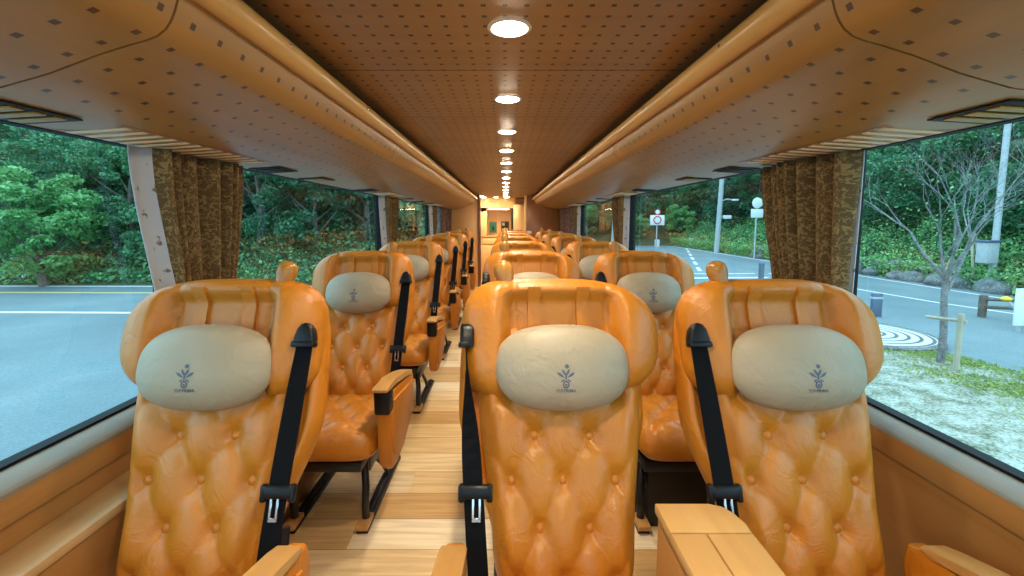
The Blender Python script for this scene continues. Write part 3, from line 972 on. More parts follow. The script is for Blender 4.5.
for s, nm in ((-1, 'single-seat'), (1, 'paired-seat')):
    for k, p in enumerate(PILLARS):
        lab = 'brown gold floral curtain gathered at the %s window pillar on the %s side' % (PW_[k], nm)
        d = p - 1.52
        if s < 0: make_curtain(s, lab, 1.37 + d, 1.45 + d, 1.86 + d, 1.77 + d)
        else: make_curtain(s, lab, 1.415 + d, 1.425 + d, 1.90 + d, 1.77 + d, None, .016 if k == 0 else .065)
    make_curtain(s, 'plain mauve brown curtain drawn by the last window on the %s side' % nm, 7.35, 7.4, 8.78, 8.78, PURPLE, 0, 14)

# ------------------------------------------------------------------ rear of the coach
o = box('partition', (-1.10, 8.85, 0), (-.565, 8.93, 1.90), REARWOOD, bevel=.004)
tag(o, 'pale wooden partition panel behind the single-seat column', 'partition')
o = box('trim_9', (-.565, 8.84, 0), (-.525, 8.94, 1.90), DARKREAR, bevel=.004); struct(o, 'dark edge post of the rear partition', 'trim')
hp = thing('grab_pole', 'slim steel grab pole standing at the rear end of the aisle', 'pole', (-.475, 8.15, 0))
tube('upright', [(0, 0, .012), (0, 0, 1.885)], .016, POLE, hp, 14)
lathe('foot_flange', [(.04, 0), (.04, .006), (.02, .016)], POLE, hp, 16)
lathe('ceiling_flange', [(.02, 1.874), (.04, 1.884), (.04, 1.889)], POLE, hp, 16)
# counter cabinet with door
cb = thing('rear_cabinet', 'wooden counter cabinet at the rear end of the aisle', 'cabinet', (0, 10.0, 0))
box('body', (-.60, .0, 0), (.22, .5, .985), REARWOOD, cb, .004)
box('worktop', (-.61, -.03, .985), (.24, .5, 1.02), LEDGEWOOD, cb, .005)
d = box('door', (-.53, -.022, .08), (-.10, .0, .80), REARWOOD, cb, .004)
lathe('door_knob', [(.008, 0), (.008, .012), (.014, .018), (.012, .026), (.002, .029)], CHROME, d, 12, Matrix.Translation((-.14, -.022, .5)) @ Matrix.Rotation(PI / 2, 4, 'X'))
box('drawer', (-.53, -.022, .83), (-.10, .0, .96), REARWOOD, cb, .004)
box('door', (-.08, -.022, .08), (.20, .0, .96), REARWOOD, cb, .004)
# header over the counter, and right-hand column
o = box('trim_10', (-.60, 9.95, 1.66), (.24, 10.1, 1.90), REARWOOD, bevel=.004); struct(o, 'wooden header above the rear counter', 'trim')
prism_poly = [(-.60, 1.66), (-.60, 1.55), (-.42, 1.60), (-.36, 1.66)]
o = prism('trim_11', prism_poly, 'y', 9.97, 10.08, REARWOOD); struct(o, 'curved bracket under the rear header', 'trim')
o = box('trim_12', (-.60, 9.97, 1.02), (-.42, 10.5, 1.66), REARWOOD, bevel=.003); struct(o, 'wooden cheek beside the rear counter', 'trim')
o = box('trim_14', (.15, 9.97, 1.02), (.19, 10.5, 1.66), DARK, bevel=.003); struct(o, 'dark cheek beside the rear counter', 'trim')
o = box('trim_13', (.19, 9.4, 0), (.43, 9.6, 1.72), REARWOOD, bevel=.005); struct(o, 'pale wooden column beside the rear counter', 'trim')
TEAL = plain('teal_print', lin(40, 130, 115), .5, bump=(40, .1, .001))
INK = plain('ink_print', lin(22, 22, 22), .5)
PAPER = plain('paper_print', lin(205, 195, 175), .6)
pa = thing('framed_picture', 'small teal picture hanging above the rear counter', 'picture', (-.29, 10.53, 1.21))
box('frame', (-.095, -.01, -.14), (.095, .015, .14), WOODARM, pa, .004)
box('print', (-.08, -.014, -.125), (.08, -.009, .125), TEAL, pa, 0)
box('motif', (-.03, -.018, -.08), (.03, -.013, .02), INK, pa, .01)
pb = thing('framed_picture', 'small dark and white picture hanging above the rear counter', 'picture', (0.0, 10.53, 1.21))
box('frame', (-.105, -.01, -.15), (.105, .015, .15), WOODARM, pb, .004)
box('print', (-.09, -.014, -.135), (.09, -.009, .135), INK, pb, 0)
bm = bmesh.new(); add_box(bm, (-.07, -.018, .04), (-.01, -.013, .11), .01); add_box(bm, (.0, -.018, -.12), (.07, -.013, -.02), .01); add_box(bm, (-.075, -.018, -.09), (-.04, -.013, -.03), .006)
bm_obj('motif', bm, PAPER, pb)
nl = thing('niche_fill_light', 'added unseen fill light under the rear header over the counter', 'lamp', (-.18, 10.12, 1.64))  # unseen light added to brighten the rear niche and counter
box('housing', (-.22, -.02, .0), (.28, .02, .02), LAMPRING, nl, .004); box('diffuser', (-.21, -.015, -.008), (.27, .015, .0), NICHEFILL, nl, .003)
# darker partition on the paired-seat side, with small switch plate
o = box('partition', (.43, 8.85, 0), (1.10, 8.93, 1.90), DARKREAR, bevel=.004)
tag(o, 'dark glossy wooden partition panel behind the paired seats', 'partition')
o = box('trim_15', (.40, 8.84, 0), (.44, 8.95, 1.90), REARWOOD, bevel=.004); struct(o, 'pale edge post of the dark rear partition', 'trim')
sp_ = thing('switch_plate', 'small pale switch plate on the dark rear partition', 'switch', (.50, 8.85, 1.13))
box('plate', (-.05, -.006, -.03), (.05, 0, .03), LAMPRING, sp_, .002); box('rocker', (-.02, -.010, -.015), (.02, -.005, .015), LAMPRING, sp_, .002)
tr = thing('glass_rail', 'low pale rail screen in front of the rear column', 'rail', (.17, 9.2, 0))
box('panel', (-.06, 0, .0), (.20, .02, 1.16), REARWOOD, tr, .004); box('cap', (-.07, -.01, 1.16), (.21, .03, 1.18), LEDGEWOOD, tr, .004)
for k, (x, y, nm) in enumerate([(-.50, 9.15, 'nearest the partition'), (-.47, 9.7, 'nearest the counter cheek'), (-.20, 9.55, 'over the cabinet door'), (.06, 9.55, 'beside the pale column')]):
    d = thing('spot_light', 'tiny recessed ceiling spot in the rear lobby, %s' % nm, 'spotlight', (x, y, 1.89), 'rear lobby spots')
    lathe('light_ring', [(.045, -.001), (.055, -.001), (.055, -.006), (.046, -.007)], LAMPRING, d, 20, ring=True)
    lathe('lens', [(.046, -.002), (.042, -.007), (.022, -.013), (.002, -.014)], SMALLLAMP, d, 20)
    down_lamp('lamp', (0, 0, -.02), 3.0, d, .07, 150)

# ------------------------------------------------------------------ outside
def hill_d(x, y):
    dl = min(y - 17.8, (3 - x) * .9)
    dr = x - 18.3
    db = min(y - 47, (x + 2) * .8)
    return max(dl, dr, db)
def hill_z(x, y):
    d = hill_d(x, y)
    if d <= 0: return GZ - .04 + d * .05
    n = .5 * math.sin(x * .55 + y * .3) + .35 * math.sin(x * 1.1 - y * .8) + .2 * math.sin(x * 2.3 + 1)
    base = .35 * sstep(0, .8, d) + .62 * max(0, d - .8)
    return GZ - .04 + min(base, 13 + .1 * d) + n * sstep(1, 5, d)
ASPH = speckle('asphalt', [(.3, (.09, .13, .145)), (.5, (.14, .19, .205)), (.7, (.23, .28, .295))], 35, .75, .35, .25, .006)
EARTH = speckle('hill_earth', [(.3, (.02, .03, .015)), (.5, (.06, .075, .03)), (.7, (.10, .08, .05))], 1.6, .9, 9, .6, .1)
SAND = speckle('dry_verge', [(.36, (.07, .09, .045)), (.46, (.20, .20, .14)), (.54, (.36, .36, .30)), (.72, (.50, .50, .45))], 3.2, .9, 26, .5, .03)
GRASSM = leafmat('grass_blades', [(0, (.12, .20, .03)), (.5, (.26, .36, .07)), (1, (.42, .46, .14))])
WHITE = plain('road_paint', (.75, .76, .76), .6, bump=(60, .2, .002))
YELLOW = plain('road_paint_yellow', (.72, .55, .22), .6, bump=(60, .2, .002))
STONE = speckle('bank_stone', [(.35, (.05, .055, .055)), (.55, (.17, .18, .18)), (.75, (.42, .42, .42))], 3, .85, 18, .6, .03)
BARK = speckle('bark', [(.35, (.06, .05, .04)), (.65, (.20, .17, .14))], 6, .9, 30, .7, .02)
PALEBARK = speckle('pale_bark', [(.35, (.08, .08, .08)), (.65, (.30, .30, .30))], 6, .85, 30, .6, .02)
CONC = speckle('grey_pole', [(.3, (.32, .34, .35)), (.7, (.5, .52, .53))], 8, .7, 40, .2, .004)
STEELB = plain('blue_grey_post', lin(92, 108, 128), .5, .2)
WHITEP = plain('white_paint', (.8, .8, .8), .5)
RED = plain('sign_red', lin(200, 40, 50), .5)
YEL = plain('flag_yellow', lin(240, 200, 40), .5)
STAKE = wood('stake_wood', lin(150, 140, 120), lin(190, 182, 165), 'z', 1, .8)

def flat(name, poly, z, mat, th=.01, res=None):
    bm = bmesh.new(); add_prism(bm, poly, 'z', z - th, z)
    return bm_obj(name, bm, mat, smooth=False)
struct(flat('road', [(-90, -30), (70, -30), (70, 90), (-90, 90)], GZ, ASPH, .05), 'grey asphalt road and lot around the coach', 'road')
def band(y0, y1, x0, x1, mat, nm, lab, slope=0.0):
    struct(flat(nm, [(x0, y0 + slope * x0), (x1, y0 + slope * x1), (x1, y1 + slope * x1), (x0, y1 + slope * x0)], GZ + .006, mat, .005), lab, 'road marking')
band(12.15, 12.33, -45, 1, WHITE, 'road_marking', 'white edge line across the grey road', -.02)
band(15.6, 15.76, -45, 1, YELLOW, 'road_marking', 'yellow centre line across the grey road', -.02)
band(17.3, 17.48, -45, 1, WHITE, 'road_marking', 'white far edge line of the road', -.012)
band(9.3, 9.42, -8, -4.5, WHITE, 'road_marking', 'short worn white line on the lot', -.05)
def strip(pts, w, mat, nm, lab):
    V, F = [], []
    for i, (x, y) in enumerate(pts):
        a = pts[max(i - 1, 0)]; b = pts[min(i + 1, len(pts) - 1)]
        d = math.hypot(b[0] - a[0], b[1] - a[1]); nx, ny = -(b[1] - a[1]) / d, (b[0] - a[0]) / d
        V.append((x + nx * w / 2, y + ny * w / 2, GZ + .006)); V.append((x - nx * w / 2, y - ny * w / 2, GZ + .006))
    for i in range(len(pts) - 1): F.append((2 * i, 2 * i + 1, 2 * i + 3, 2 * i + 2))
    return struct(mesh_obj(nm, V, F, mat, smooth=False), lab, 'road marking')
strip([(15.6, 10), (14.9, 12), (14.3, 14), (13.9, 17), (13.6, 22)], .14, WHITE, 'road_marking', 'white line along the road beside the bank')
strip([(17.0, 9), (17.3, 14), (17.4, 20), (17.6, 30), (17.7, 44)], .14, WHITE, 'road_marking', 'white edge line beneath the rocky bank')
strip([(6.5, 20), (12.5, 20.3)], .35, WHITE, 'road_marking', 'white stop line on the road')
strip([(6.5, 21.6), (12.8, 21.9)], .2, WHITE, 'road_marking', 'second white line across the road')
for k in range(6):
    t0 = 23 + k * 3.4
    strip([(10.5 + k * 1.3, t0), (11.2 + k * 1.3, t0 + 1.9)], .2, WHITE, 'road_marking', 'white dash of the curving lane line')

# hill terrain
V, F = [], []
xs = np.concatenate([np.linspace(-75, -20, 36)[:-1], np.linspace(-20, 26, 78)[:-1], np.linspace(26, 64, 26)])
ys = np.concatenate([np.linspace(2, 40, 66)[:-1], np.linspace(40, 84, 36)])
for y in ys:
    for x in xs: V.append((x, y, hill_z(x, y)))
nx = len(xs)
for j in range(len(ys) - 1):
    for i in range(nx - 1): F.append((j * nx + i, j * nx + i + 1, (j + 1) * nx + i + 1, (j + 1) * nx + i))
struct(mesh_obj('hill', V, F, EARTH), 'wooded hillside beyond the road', 'hill')

# verge beside the coach on the paired-seat side
vp = [(2.2, -6), (7.4, -6), (8.2, 2), (8.5, 5.5), (8.9, 7.6), (8.5, 8.3), (7.2, 8.9), (6.0, 9.2), (2.2, 9.2)]
struct(flat('ground', vp, GZ + .06, SAND, .08), 'dry sandy verge beside the coach', 'ground')
# paved round island
isl = thing('paved_island', 'round paved island with ring pattern beside the dry verge', 'traffic island', (8.35, 9.9, GZ))
lathe('kerb', [(1.42, 0), (1.42, .10), (1.38, .12), (1.29, .12), (1.29, .0)], STONE, isl, 48, ring=True)
PAVE, t, b = nt('ring_paving')
tc = N_(t, 'ShaderNodeTexCoord'); ln = N_(t, 'ShaderNodeVectorMath', operation='LENGTH'); t.links.new(tc.outputs['Object'], ln.inputs[0])
sn = N_(t, 'ShaderNodeMath', operation='MULTIPLY'); t.links.new(ln.outputs['Value'], sn.inputs[0]); sn.inputs[1].default_value = 5.0
frc = N_(t, 'ShaderNodeMath', operation='FRACT'); t.links.new(sn.outputs[0], frc.inputs[0])
rr = ramp(t, [(.30, (.10, .10, .10)), (.38, (.55, .55, .53))]); t.links.new(frc.outputs[0], rr.inputs[0]); t.links.new(rr.outputs[0], b.inputs['Base Color']); b.inputs['Roughness'].default_value = .8
lathe('paving', [(1.30, 0), (1.30, .115), (.01, .125)], PAVE, isl, 48)

# leaf scatter helper
def leaf_mesh(centres, size, mat, name, parent=None, up_bias=.6, jit=.35, aspect=.6):
    n = len(centres)
    c = np.asarray(centres, float)
    d = rng.normal(size=(n, 3)); d[:, 2] = np.abs(d[:, 2]) * (1 + up_bias) ; d /= np.linalg.norm(d, axis=1)[:, None]
    r = rng.normal(size=(n, 3)); a = np.cross(d, r); a /= np.linalg.norm(a, axis=1)[:, None]; b_ = np.cross(d, a)
    s = (size * (1 + jit * rng.normal(size=n)).clip(.4, 2))[:, None]
    q = np.stack([c - a * s, c + b_ * s * aspect + d * s * .15, c + a * s, c - b_ * s * aspect + d * s * .15], 1).reshape(-1, 3)
    me = bpy.data.meshes.new(name)
    me.vertices.add(4 * n); me.vertices.foreach_set('co', q.ravel())
    me.loops.add(4 * n); me.loops.foreach_set('vertex_index', np.arange(4 * n))
    me.polygons.add(n); me.polygons.foreach_set('loop_start', np.arange(n) * 4); me.polygons.foreach_set('loop_total', np.full(n, 4))
    me.materials.append(mat); me.update(calc_edges=True)
    return link(bpy.data.objects.new(name, me), parent)

LEAF = [leafmat('leaf_deep', [(0, (.012, .06, .038)), (.5, (.035, .14, .08)), (1, (.10, .28, .15))]),
        leafmat('leaf_mid', [(0, (.02, .10, .05)), (.5, (.07, .23, .105)), (1, (.17, .42, .18))]),
        leafmat('leaf_light', [(0, (.06, .20, .06)), (.5, (.16, .40, .13)), (1, (.34, .60, .22))]),
        leafmat('leaf_rust', [(0, (.05, .10, .04)), (.5, (.14, .14, .06)), (1, (.30, .17, .09))])]
def crown_pts(w, h, n, nclump):
    pts = []
    cl = []
    for _ in range(nclump):
        while True:
            p = rng.uniform(-1, 1, 3)
            r = np.linalg.norm(p)
            if .35 < r < 1: break
        cl.append(p * np.array([w, w, h]))
    per = n // nclump
    for c in cl:
        rad = w * rng.uniform(.18, .34)
        g = rng.normal(size=(per, 3)); g /= np.linalg.norm(g, axis=1)[:, None]
        g *= (rad * rng.uniform(.5, 1, per) ** .5)[:, None]; g[:, 2] *= .6
        pts.append(c + g)
    return np.concatenate(pts)
def branchy(bm, p, d, L, r, depth, spread=.6, nseg=4, n=6):
    p = Vector(p); d = Vector(d).normalized()
    path = [p.copy()]; rad = [r]
    for i in range(nseg):
        d = (d + Vector((random.gauss(0, .10), random.gauss(0, .10), random.gauss(.03, .06)))).normalized()
        p = p + d * (L / nseg); path.append(p.copy()); rad.append(r * (1 - .45 * (i + 1) / nseg))
    add_tube(bm, path, rad, n)
    if depth <= 0: return
    k = random.choice((2, 3, 3))
    for i in range(k):
        q = path[-1] if i == 0 else path[random.randint(nseg // 2, nseg)]
        ax = Vector((random.gauss(0, 1), random.gauss(0, 1), random.gauss(0, .5))).normalized()
        nd = (d + ax * spread).normalized()
        branchy(bm, q, nd, L * random.uniform(.6, .82), rad[-1] * .85, depth - 1, spread, nseg, max(4, n - 1))

TREES = []
for i, (w, h, mi, n) in enumerate([(2.4, 2.6, 0, 13000), (2.1, 3.0, 1, 13000), (2.6, 2.3, 1, 13000), (1.7, 1.9, 2, 12000), (2.0, 2.2, 3, 11000)]):
    root = bpy.data.objects.new('leafy_tree', None); link(root)
    cz = h + 1.2
    cr = leaf_mesh(crown_pts(w, h, n, 60) + np.array([0, 0, cz]), .075, LEAF[mi], 'crown', root)
    bm = bmesh.new()
    add_tube(bm, [(0, 0, -.6), (.05, .02, cz * .35), (.0, .08, cz * .7), (.1, .0, cz)], [.17, .14, .11, .06], 8)
    for k in range(7):
        a = k * 2.4; z0 = cz * (.45 + .06 * k)
        add_tube(bm, [(.03, .03, z0), (math.cos(a) * w * .35, math.sin(a) * w * .35, z0 + .6), (math.cos(a) * w * .7, math.sin(a) * w * .7, z0 + 1.3)], [.06, .045, .02], 6)
    bm_obj('trunk', bm, BARK, root)
    TREES.append(root)
TLAB = ['dark evergreen tree in the wooded hillside beyond the road', 'tall green tree in the wooded hillside beyond the road', 'broad mid green tree in the wooded hillside beyond the road',
        'bright green rounded tree near the road edge', 'rust tinged tree on the hillside beyond the road']
used = set()
def plant(i, x, y, sc=1.0, dz=0.0, lab=None, grp=None):
    if i in used: o = copy_tree(TREES[i])
    else: o = TREES[i]; used.add(i)
    o.location = (x, y, hill_z(x, y) + dz); o.scale = (sc, sc, sc); o.rotation_euler = (0, 0, random.random() * 6.28)
    tag(o, lab or TLAB[i], 'tree', grp or ['dark evergreens', 'tall green hillside trees', 'broad hillside trees', 'bright green trees', 'rust tinged trees'][i])
    return o
R = random.Random(5)
# left hillside
for row, (yy, dx) in enumerate([(20.3, 3.0), (23.0, 3.2), (26.5, 3.6), (31, 4.4), (36, 5.2)]):
    x = -36 - row * 4
    while x < 1 - row * .6:
        i = R.choice([0, 0, 1, 2, 2, 4] if x > -13 else [0, 1, 1, 2, 2, 3])
        plant(i, x + R.uniform(-.8, .8), yy + R.uniform(-.7, .7), R.uniform(.8, 1.15), R.uniform(-1.6, -.6))
        x += dx * R.uniform(.85, 1.15)
plant(3, -19.0, 17.6, 1.15, -.9, 'bright green rounded tree at the road edge beside the pale drain pipe')
# right bank
for row, (xx, dy) in enumerate([(22.5, 3.6), (26, 4.0), (31, 5.0)]):
    y = 7 - row * 1.5
    while y < 50:
        i = R.choice([0, 0, 1, 1, 2])
        plant(i, xx + R.uniform(-.8, .8), y + R.uniform(-.8, .8), R.uniform(.85, 1.2), R.uniform(-1.4, -.4))
        y += dy * R.uniform(.85, 1.15)
# far end
for row, (yy, dx) in enumerate([(48.5, 3.2), (52, 3.6), (57, 4.4)]):
    x = 4 - row
    while x < 26 + row * 2:
        i = R.choice([0, 1, 1, 2]) if row else R.choice([1, 2, 3, 3, 4])
        plant(i, x + R.uniform(-.8, .8), yy + R.uniform(-.7, .7), R.uniform(.9, 1.3) * (1.0 if row else .8), R.uniform(-1.2, -.3))
        x += dx * R.uniform(.85, 1.15)
for i in range(5):
    if i not in used: plant(i, -30 - i, 28, 1)

# undergrowth
def scatter(n, fx, name, mat, size, lab, lift=.35, dmin=.15):
    P = []
    while len(P) < n:
        x, y = fx()
        d = hill_d(x, y)
        if d < dmin: continue
        bump = .9 * max(0, math.sin(x * 1.7 + 1.3 * math.sin(y * 1.3)) * math.sin(y * 1.9 + x * .4)) * sstep(.2, 1.5, d)
        P.append((x, y, hill_z(x, y) + bump * random.random() ** .5 + random.random() * lift))
    o = leaf_mesh(P, size, mat, name)
    return tag(o, lab, 'undergrowth', None, 'stuff')
scatter(30000, lambda: (random.uniform(-42, 2), 17.9 + 9 * random.random() ** 1.4), 'undergrowth', LEAF[1], .085, 'low green undergrowth covering the foot of the wooded hillside')
scatter(9000, lambda: (random.uniform(-42, 2), 17.9 + 4 * random.random() ** 1.6), 'undergrowth', LEAF[2], .075, 'bright green weeds along the far road edge')
scatter(5000, lambda: (random.uniform(-20, 0), 18.6 + 8 * random.random()), 'undergrowth', LEAF[3], .085, 'rust brown shrubs scattered on the hillside')
scatter(60000, lambda: (18.22 + 7 * random.random() ** 1.6, random.uniform(5, 48)), 'undergrowth', LEAF[2], .065, 'bright green shrubs covering the bank above the rocks', .9, -.1)
scatter(30000, lambda: (18.6 + 8 * random.random() ** 1.1, random.uniform(5, 48)), 'undergrowth', LEAF[1], .07, 'darker green shrubs on the upper bank', .9)

# grass on the verge
P = []
while len(P) < 9000:
    x, y = random.uniform(5.0, 9.0), random.uniform(2.5, 9.4)
    edge = 8.2 + .1 * y - (.12 * max(0, y - 7.6) ** 2 * 3)
    if x > edge: continue
    pr = sstep(2.2, .2, edge - x) if False else 1 - sstep(.2, 2.2, edge - x)
    if random.random() < pr * (.55 + .45 * math.sin(x * 3.1 + y * 2.3)): P.append((x, y, GZ + .065 + .02 * random.random()))
o = leaf_mesh(P, .035, GRASSM, 'grass', aspect=.25); tag(o, 'thin green grass along the outer edge of the dry verge', 'grass', None, 'stuff')
P = [(8.75 + random.gauss(0, .35), 5.9 + random.gauss(0, .5), GZ + .05 + abs(random.gauss(0, .16))) for _ in range(1500)]
o = leaf_mesh(P, .06, GRASSM, 'grass', aspect=.2); tag(o, 'tall green grass tuft at the road side of the verge', 'grass', None, 'stuff')

# rocks along the bank
def rock(sx, sy, sz):
    bm = bmesh.new(); bmesh.ops.create_icosphere(bm, subdivisions=3, radius=1)
    o1, o2, o3 = random.random() * 9, random.random() * 9, random.random() * 9
    for v in bm.verts:
        k = 1 + .16 * math.sin(3 * v.co.x + o1) * math.sin(2.6 * v.co.y + o2) + .10 * math.sin(5 * v.co.z + o3 + 2 * v.co.x)
        q = v.co * k
        m = max(abs(q.x), abs(q.y), abs(q.z)); q = q * (.75 + .25 / max(m, .6))
        v.co = Vector((q.x * sx, q.y * sy, q.z * sz))
    return bm_obj('boulder', bm, STONE, angle=60)
protos = [rock(.5, .6, .42), rock(.42, .75, .5), rock(.6, .5, .36)]
nr = 0
y = 10.5
while y < 32:
    for lv in range(2):
        o = protos[nr] if nr < 3 else protos[nr % 3].copy()
        if nr >= 3: COL.objects.link(o)
        sc = R.uniform(.5, .95)
        o.location = (18.35 + lv * .5 + R.uniform(-.15, .15), y + R.uniform(-.2, .2) + lv * .4, GZ + .12 + lv * .38)
        o.rotation_euler = (0, 0, R.uniform(0, 6)); o.scale = (sc,) * 3
        tag(o, 'grey boulder in the rocky foot of the shrub-covered bank', 'rock', 'boulders at the foot of the bank'); nr += 1
    y += R.uniform(.8, 1.3)

# bare tree with stake on the verge
bt = thing('bare_tree', 'young nearly leafless tree on the dry verge, tied to a stake', 'tree', (8.15, 7.85, GZ + .05))
random.seed(21)
bm = bmesh.new()
add_tube(bm, [(0, 0, -.1), (.01, 0, .6), (-.02, .02, 1.2), (-.04, .0, 1.75)], [.066, .056, .05, .045], 9)
for a, tl in ((.3, .55), (1.6, .35), (2.9, .6), (4.0, .5), (5.2, .45)):
    branchy(bm, (-.03, 0, random.uniform(1.2, 1.72)), (math.cos(a) * tl, math.sin(a) * tl, 1), 1.05, .034, 4, .55, 4, 6)
bm_obj('trunk', bm, PALEBARK, bt)
P = [(random.gauss(.2, .9), random.gauss(0, .7), random.uniform(2.6, 4.3)) for _ in range(220)]
leaf_mesh(P, .024, LEAF[2], 'leaves', bt)
sk = thing('tree_stake', 'pale wooden stake with crossbar supporting the bare tree', 'stake', (7.98, 7.42, GZ + .05))
tube('post', [(0, 0, -.1), (0.02, 0, 1.02)], .045, STAKE, sk, 10)
tube('crossbar', [(-.08, .52, .86), (.06, -.06, .90)], .03, STAKE, sk, 8)
# smaller bare saplings behind
random.seed(33)
for x, y, lab in ((20.4, 19.5, 'thin bare sapling rising from the bank shrubs behind the verge tree'), (21.2, 16.2, 'leafless grey tree on the bank beside the grey utility pole')):
    tt = thing('bare_tree', lab, 'tree', (x, y, hill_z(x, y)))
    bm = bmesh.new()
    add_tube(bm, [(0, 0, -.3), (.03, 0, 1.0), (.0, .03, 2.2)], [.09, .075, .06], 8)
    for a in (0.2, 1.5, 2.8, 4.1, 5.4): branchy(bm, (0, 0, random.uniform(1.3, 2.2)), (math.cos(a) * .5, math.sin(a) * .5, 1), 1.7, .04, 4, .5, 4, 5)
    bm_obj('trunk', bm, PALEBARK, tt)
for k, (x, y) in enumerate(((18.9, 17.5),)):
    tp = thing('tree_support', 'tripod of pale wooden stakes in the shrubs of the bank', 'stake', (x, y, hill_z(x, y)))
    for a in (0, 2.1, 4.2):
        tube('post', [(math.cos(a) * .75, math.sin(a) * .75, -.2), (math.cos(a) * .2, math.sin(a) * .2, 1.9)], .05, STAKE, tp, 8)
    tube('crossbar', [(-.6, -.1, 1.25), (.6, .1, 1.25)], .04, STAKE, tp, 8)

# utility poles and signs
up_ = thing('utility_pole', 'plain grey utility pole on the shrub bank with a box at its foot', 'pole', (18.7, 16.4, hill_z(18.7, 16.4)))
tube('shaft', [(0, 0, -.4), (.05, 0, 7.5)], [.11, .09], CONC, up_, 16)
box('cabinet', (-.55, -.25, .95), (-.08, .15, 1.75), CONC, up_, .03)
box('cabinet_roof', (-.60, -.30, 1.75), (-.03, .20, 1.83), STEELB, up_, .02)
p2 = thing('utility_pole', 'tall pale utility pole with lamp arms at the far road bend', 'pole', (18.0, 36.5, GZ))
tube('shaft', [(0, 0, 0), (.3, 0, 10.0)], [.22, .15], CONC, p2, 16)
tube('lamp_arm', [(.15, 0, 4.3), (.6, -.1, 4.5), (1.1, -.2, 4.45)], .05, CONC, p2, 8)
box('lamp_head', (1.0, -.35, 4.36), (1.5, -.1, 4.5), WHITEP, p2, .03)
tube('lamp_arm', [(.1, 0, 3.0), (.7, -.1, 3.1)], .05, CONC, p2, 8)
box('signal_box', (.35, -.3, 2.85), (1.0, -.05, 3.15), WHITEP, p2, .03)
p3 = thing('utility_pole', 'slim distant pole rising among the trees at the road bend', 'pole', (11.5, 46, GZ))
tube('shaft', [(0, 0, 0), (.5, 0, 10.5)], [.20, .14], CONC, p3, 12)
def sign(name, lab, loc, h, parts):
    s_ = thing(name, lab, 'sign', loc)
    tube('post', [(0, 0, 0), (0, 0, h)], .05, CONC, s_, 10)
    for nm, kind, z, r, mat, off in parts:
        M = Matrix.Translation((0, -.07 - off, z)) @ Matrix.Rotation(PI / 2, 4, 'X')
        if kind == 'disc': lathe(nm, [(r, 0), (r, .012), (r * .98, .016), (.001, .016)], mat, s_, 28, M)
        elif kind == 'ring': lathe(nm, [(r * .74, .018), (r, .018), (r, .022), (r * .74, .022)], mat, s_, 28, M, ring=True)
        else: box(nm, (-r, -.09 - off, z - r * .7), (r, -.075 - off, z + r * .7), mat, s_, .01)
    return s_
sign('road_sign', 'small disc over a white red-ringed panel on a sign post at the far road edge', (13.2, 37.5, GZ), 3.6, [('disc', 'disc', 3.45, .26, WHITEP, 0), ('disc_ring', 'ring', 3.45, .26, RED, 0), ('panel', 'box', 2.75, .62, WHITEP, 0), ('panel_ring', 'ring', 2.75, .36, RED, .02)])
sign('road_sign', 'round white road sign on a thin post beside the curtain edge', (17.15, 29.5, GZ), 4.3, [('disc', 'disc', 3.9, .36, WHITEP, 0), ('panel', 'box', 3.2, .42, WHITEP, 0)])
# white roadside boxes far away
o = box('roadside_box', (18.7, 43.0, GZ), (19.6, 43.8, GZ + .9), WHITEP, bevel=.03); tag(o, 'white box standing at the far road edge near the pale pole', 'box')
o = box('roadside_box', (15.5, 44.2, GZ), (15.9, 44.6, GZ + .75), WHITEP, bevel=.03); tag(o, 'small white box at the far road edge beneath the round bushes', 'box')
# bollards
b1 = thing('bollard', 'blue grey bollard at the rim of the paved island', 'bollard', (10.5, 12.0, GZ))
box('post', (-.14, -.05, 0), (.14, .05, .66), STEELB, b1, .02); box('band', (-.145, -.055, .50), (.145, .055, .56), CONC, b1, .004)
b2 = thing('bollard', 'tall blue grey post just behind the curtain edge', 'bollard', (7.2, 12.0, GZ))
tube('post', [(0, 0, 0), (0, 0, 1.5)], .07, STEELB, b2, 14); lathe('post_cap', [(.075, 1.49), (.075, 1.52), (.03, 1.56), (.001, 1.565)], STEELB, b2, 14)
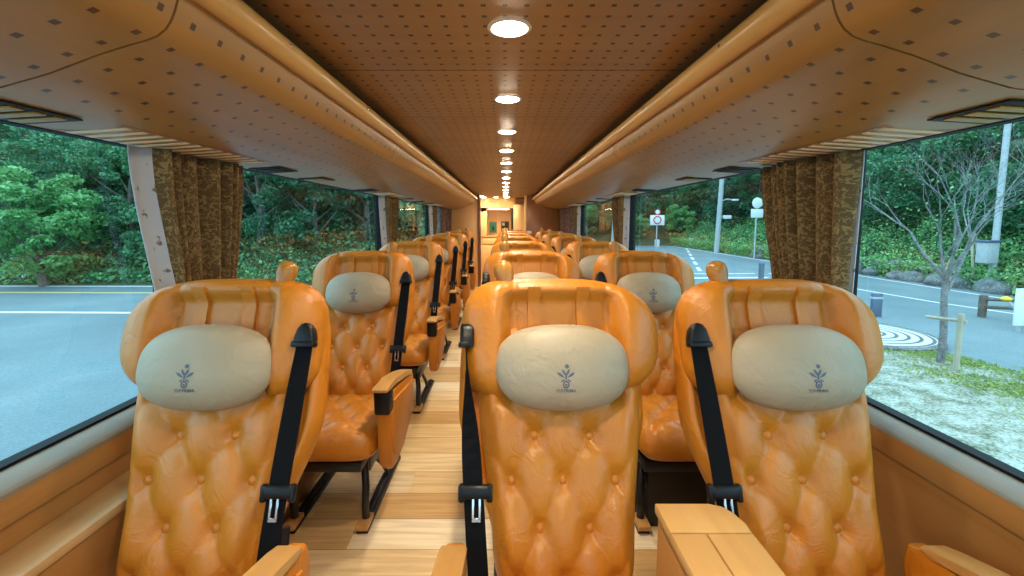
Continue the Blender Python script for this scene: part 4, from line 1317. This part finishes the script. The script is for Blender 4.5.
# fence with white sign
fn = thing('rail_fence', 'dark timber post and rail fence beside the road', 'fence', (13.4, 11.9, GZ))
for k in range(3):
    tube('post', [(1.1 * k, -.35 * k, 0), (1.1 * k, -.35 * k, .62)], .09, BARK, fn, 10)
for z in (.30, .52): tube('fence_rail', [(0, -.07, z), (2.2, -.77, z)], .045, BARK, fn, 8)
sg = thing('signboard', 'white signboard standing in front of the dark timber fence', 'sign', (12.45, 10.3, GZ))
tube('post', [(.1, .03, 0), (.1, .03, .9)], .04, CONC, sg, 8); tube('post', [(1.1, .03, 0), (1.1, .03, .9)], .04, CONC, sg, 8)
box('board', (-.12, -.06, .16), (1.3, -.02, 1.07), WHITEP, sg, .01)
fl = thing('marker_pole', 'white leaning pole with a yellow tip in front of the timber fence', 'pole', (13.25, 11.2, GZ))
tube('rod', [(.62, 0, 0), (.02, 0, .58)], .035, WHITEP, fl, 8)
lathe('tip', [(.001, -.08), (.09, -.04), (.12, 0), (.09, .05), (.001, .08)], YEL, fl, 12, Matrix.Translation((-.03, 0, .64)))
# pale drain pipe on the far side of the road
dp = thing('drain_pipe', 'pale bent drain pipe standing at the foot of the hillside', 'pipe', (-20.3, 18.4, hill_z(-20.3, 18.4)))
tube('pipe', [(-.3, -.3, -.1), (-.12, -.15, .25), (.0, 0, .6), (.03, 0, 2.1)], .06, WHITEP, dp, 10)

# ------------------------------------------------------------------ light
w = bpy.data.worlds.new('overcast_sky'); SC.world = w; w.use_nodes = True
t = w.node_tree; bg = t.nodes['Background']
tc = N_(t, 'ShaderNodeTexCoord'); sp = N_(t, 'ShaderNodeSeparateXYZ'); t.links.new(tc.outputs['Generated'], sp.inputs[0])
r = ramp(t, [(.0, (.20, .38, .48)), (.5, (.38, .68, .84)), (1.0, (.47, .82, 1.0))])
mr = N_(t, 'ShaderNodeMapRange'); mr.inputs[1].default_value = -1; mr.inputs[2].default_value = 1
t.links.new(sp.outputs[2], mr.inputs[0]); t.links.new(mr.outputs[0], r.inputs[0]); t.links.new(r.outputs[0], bg.inputs['Color'])
bg.inputs['Strength'].default_value = 3.9

SC.view_settings.view_transform = 'Standard'
SC.view_settings.look = 'None'
SC.view_settings.gamma = 1; SC.view_settings.use_curve_mapping = False
SC.view_settings.exposure = 0.0
SC.cycles.max_bounces = 8; SC.cycles.diffuse_bounces = 5; SC.cycles.transparent_max_bounces = 12
SC.cycles.use_denoising = True
SC.cycles.sample_clamp_indirect = 6
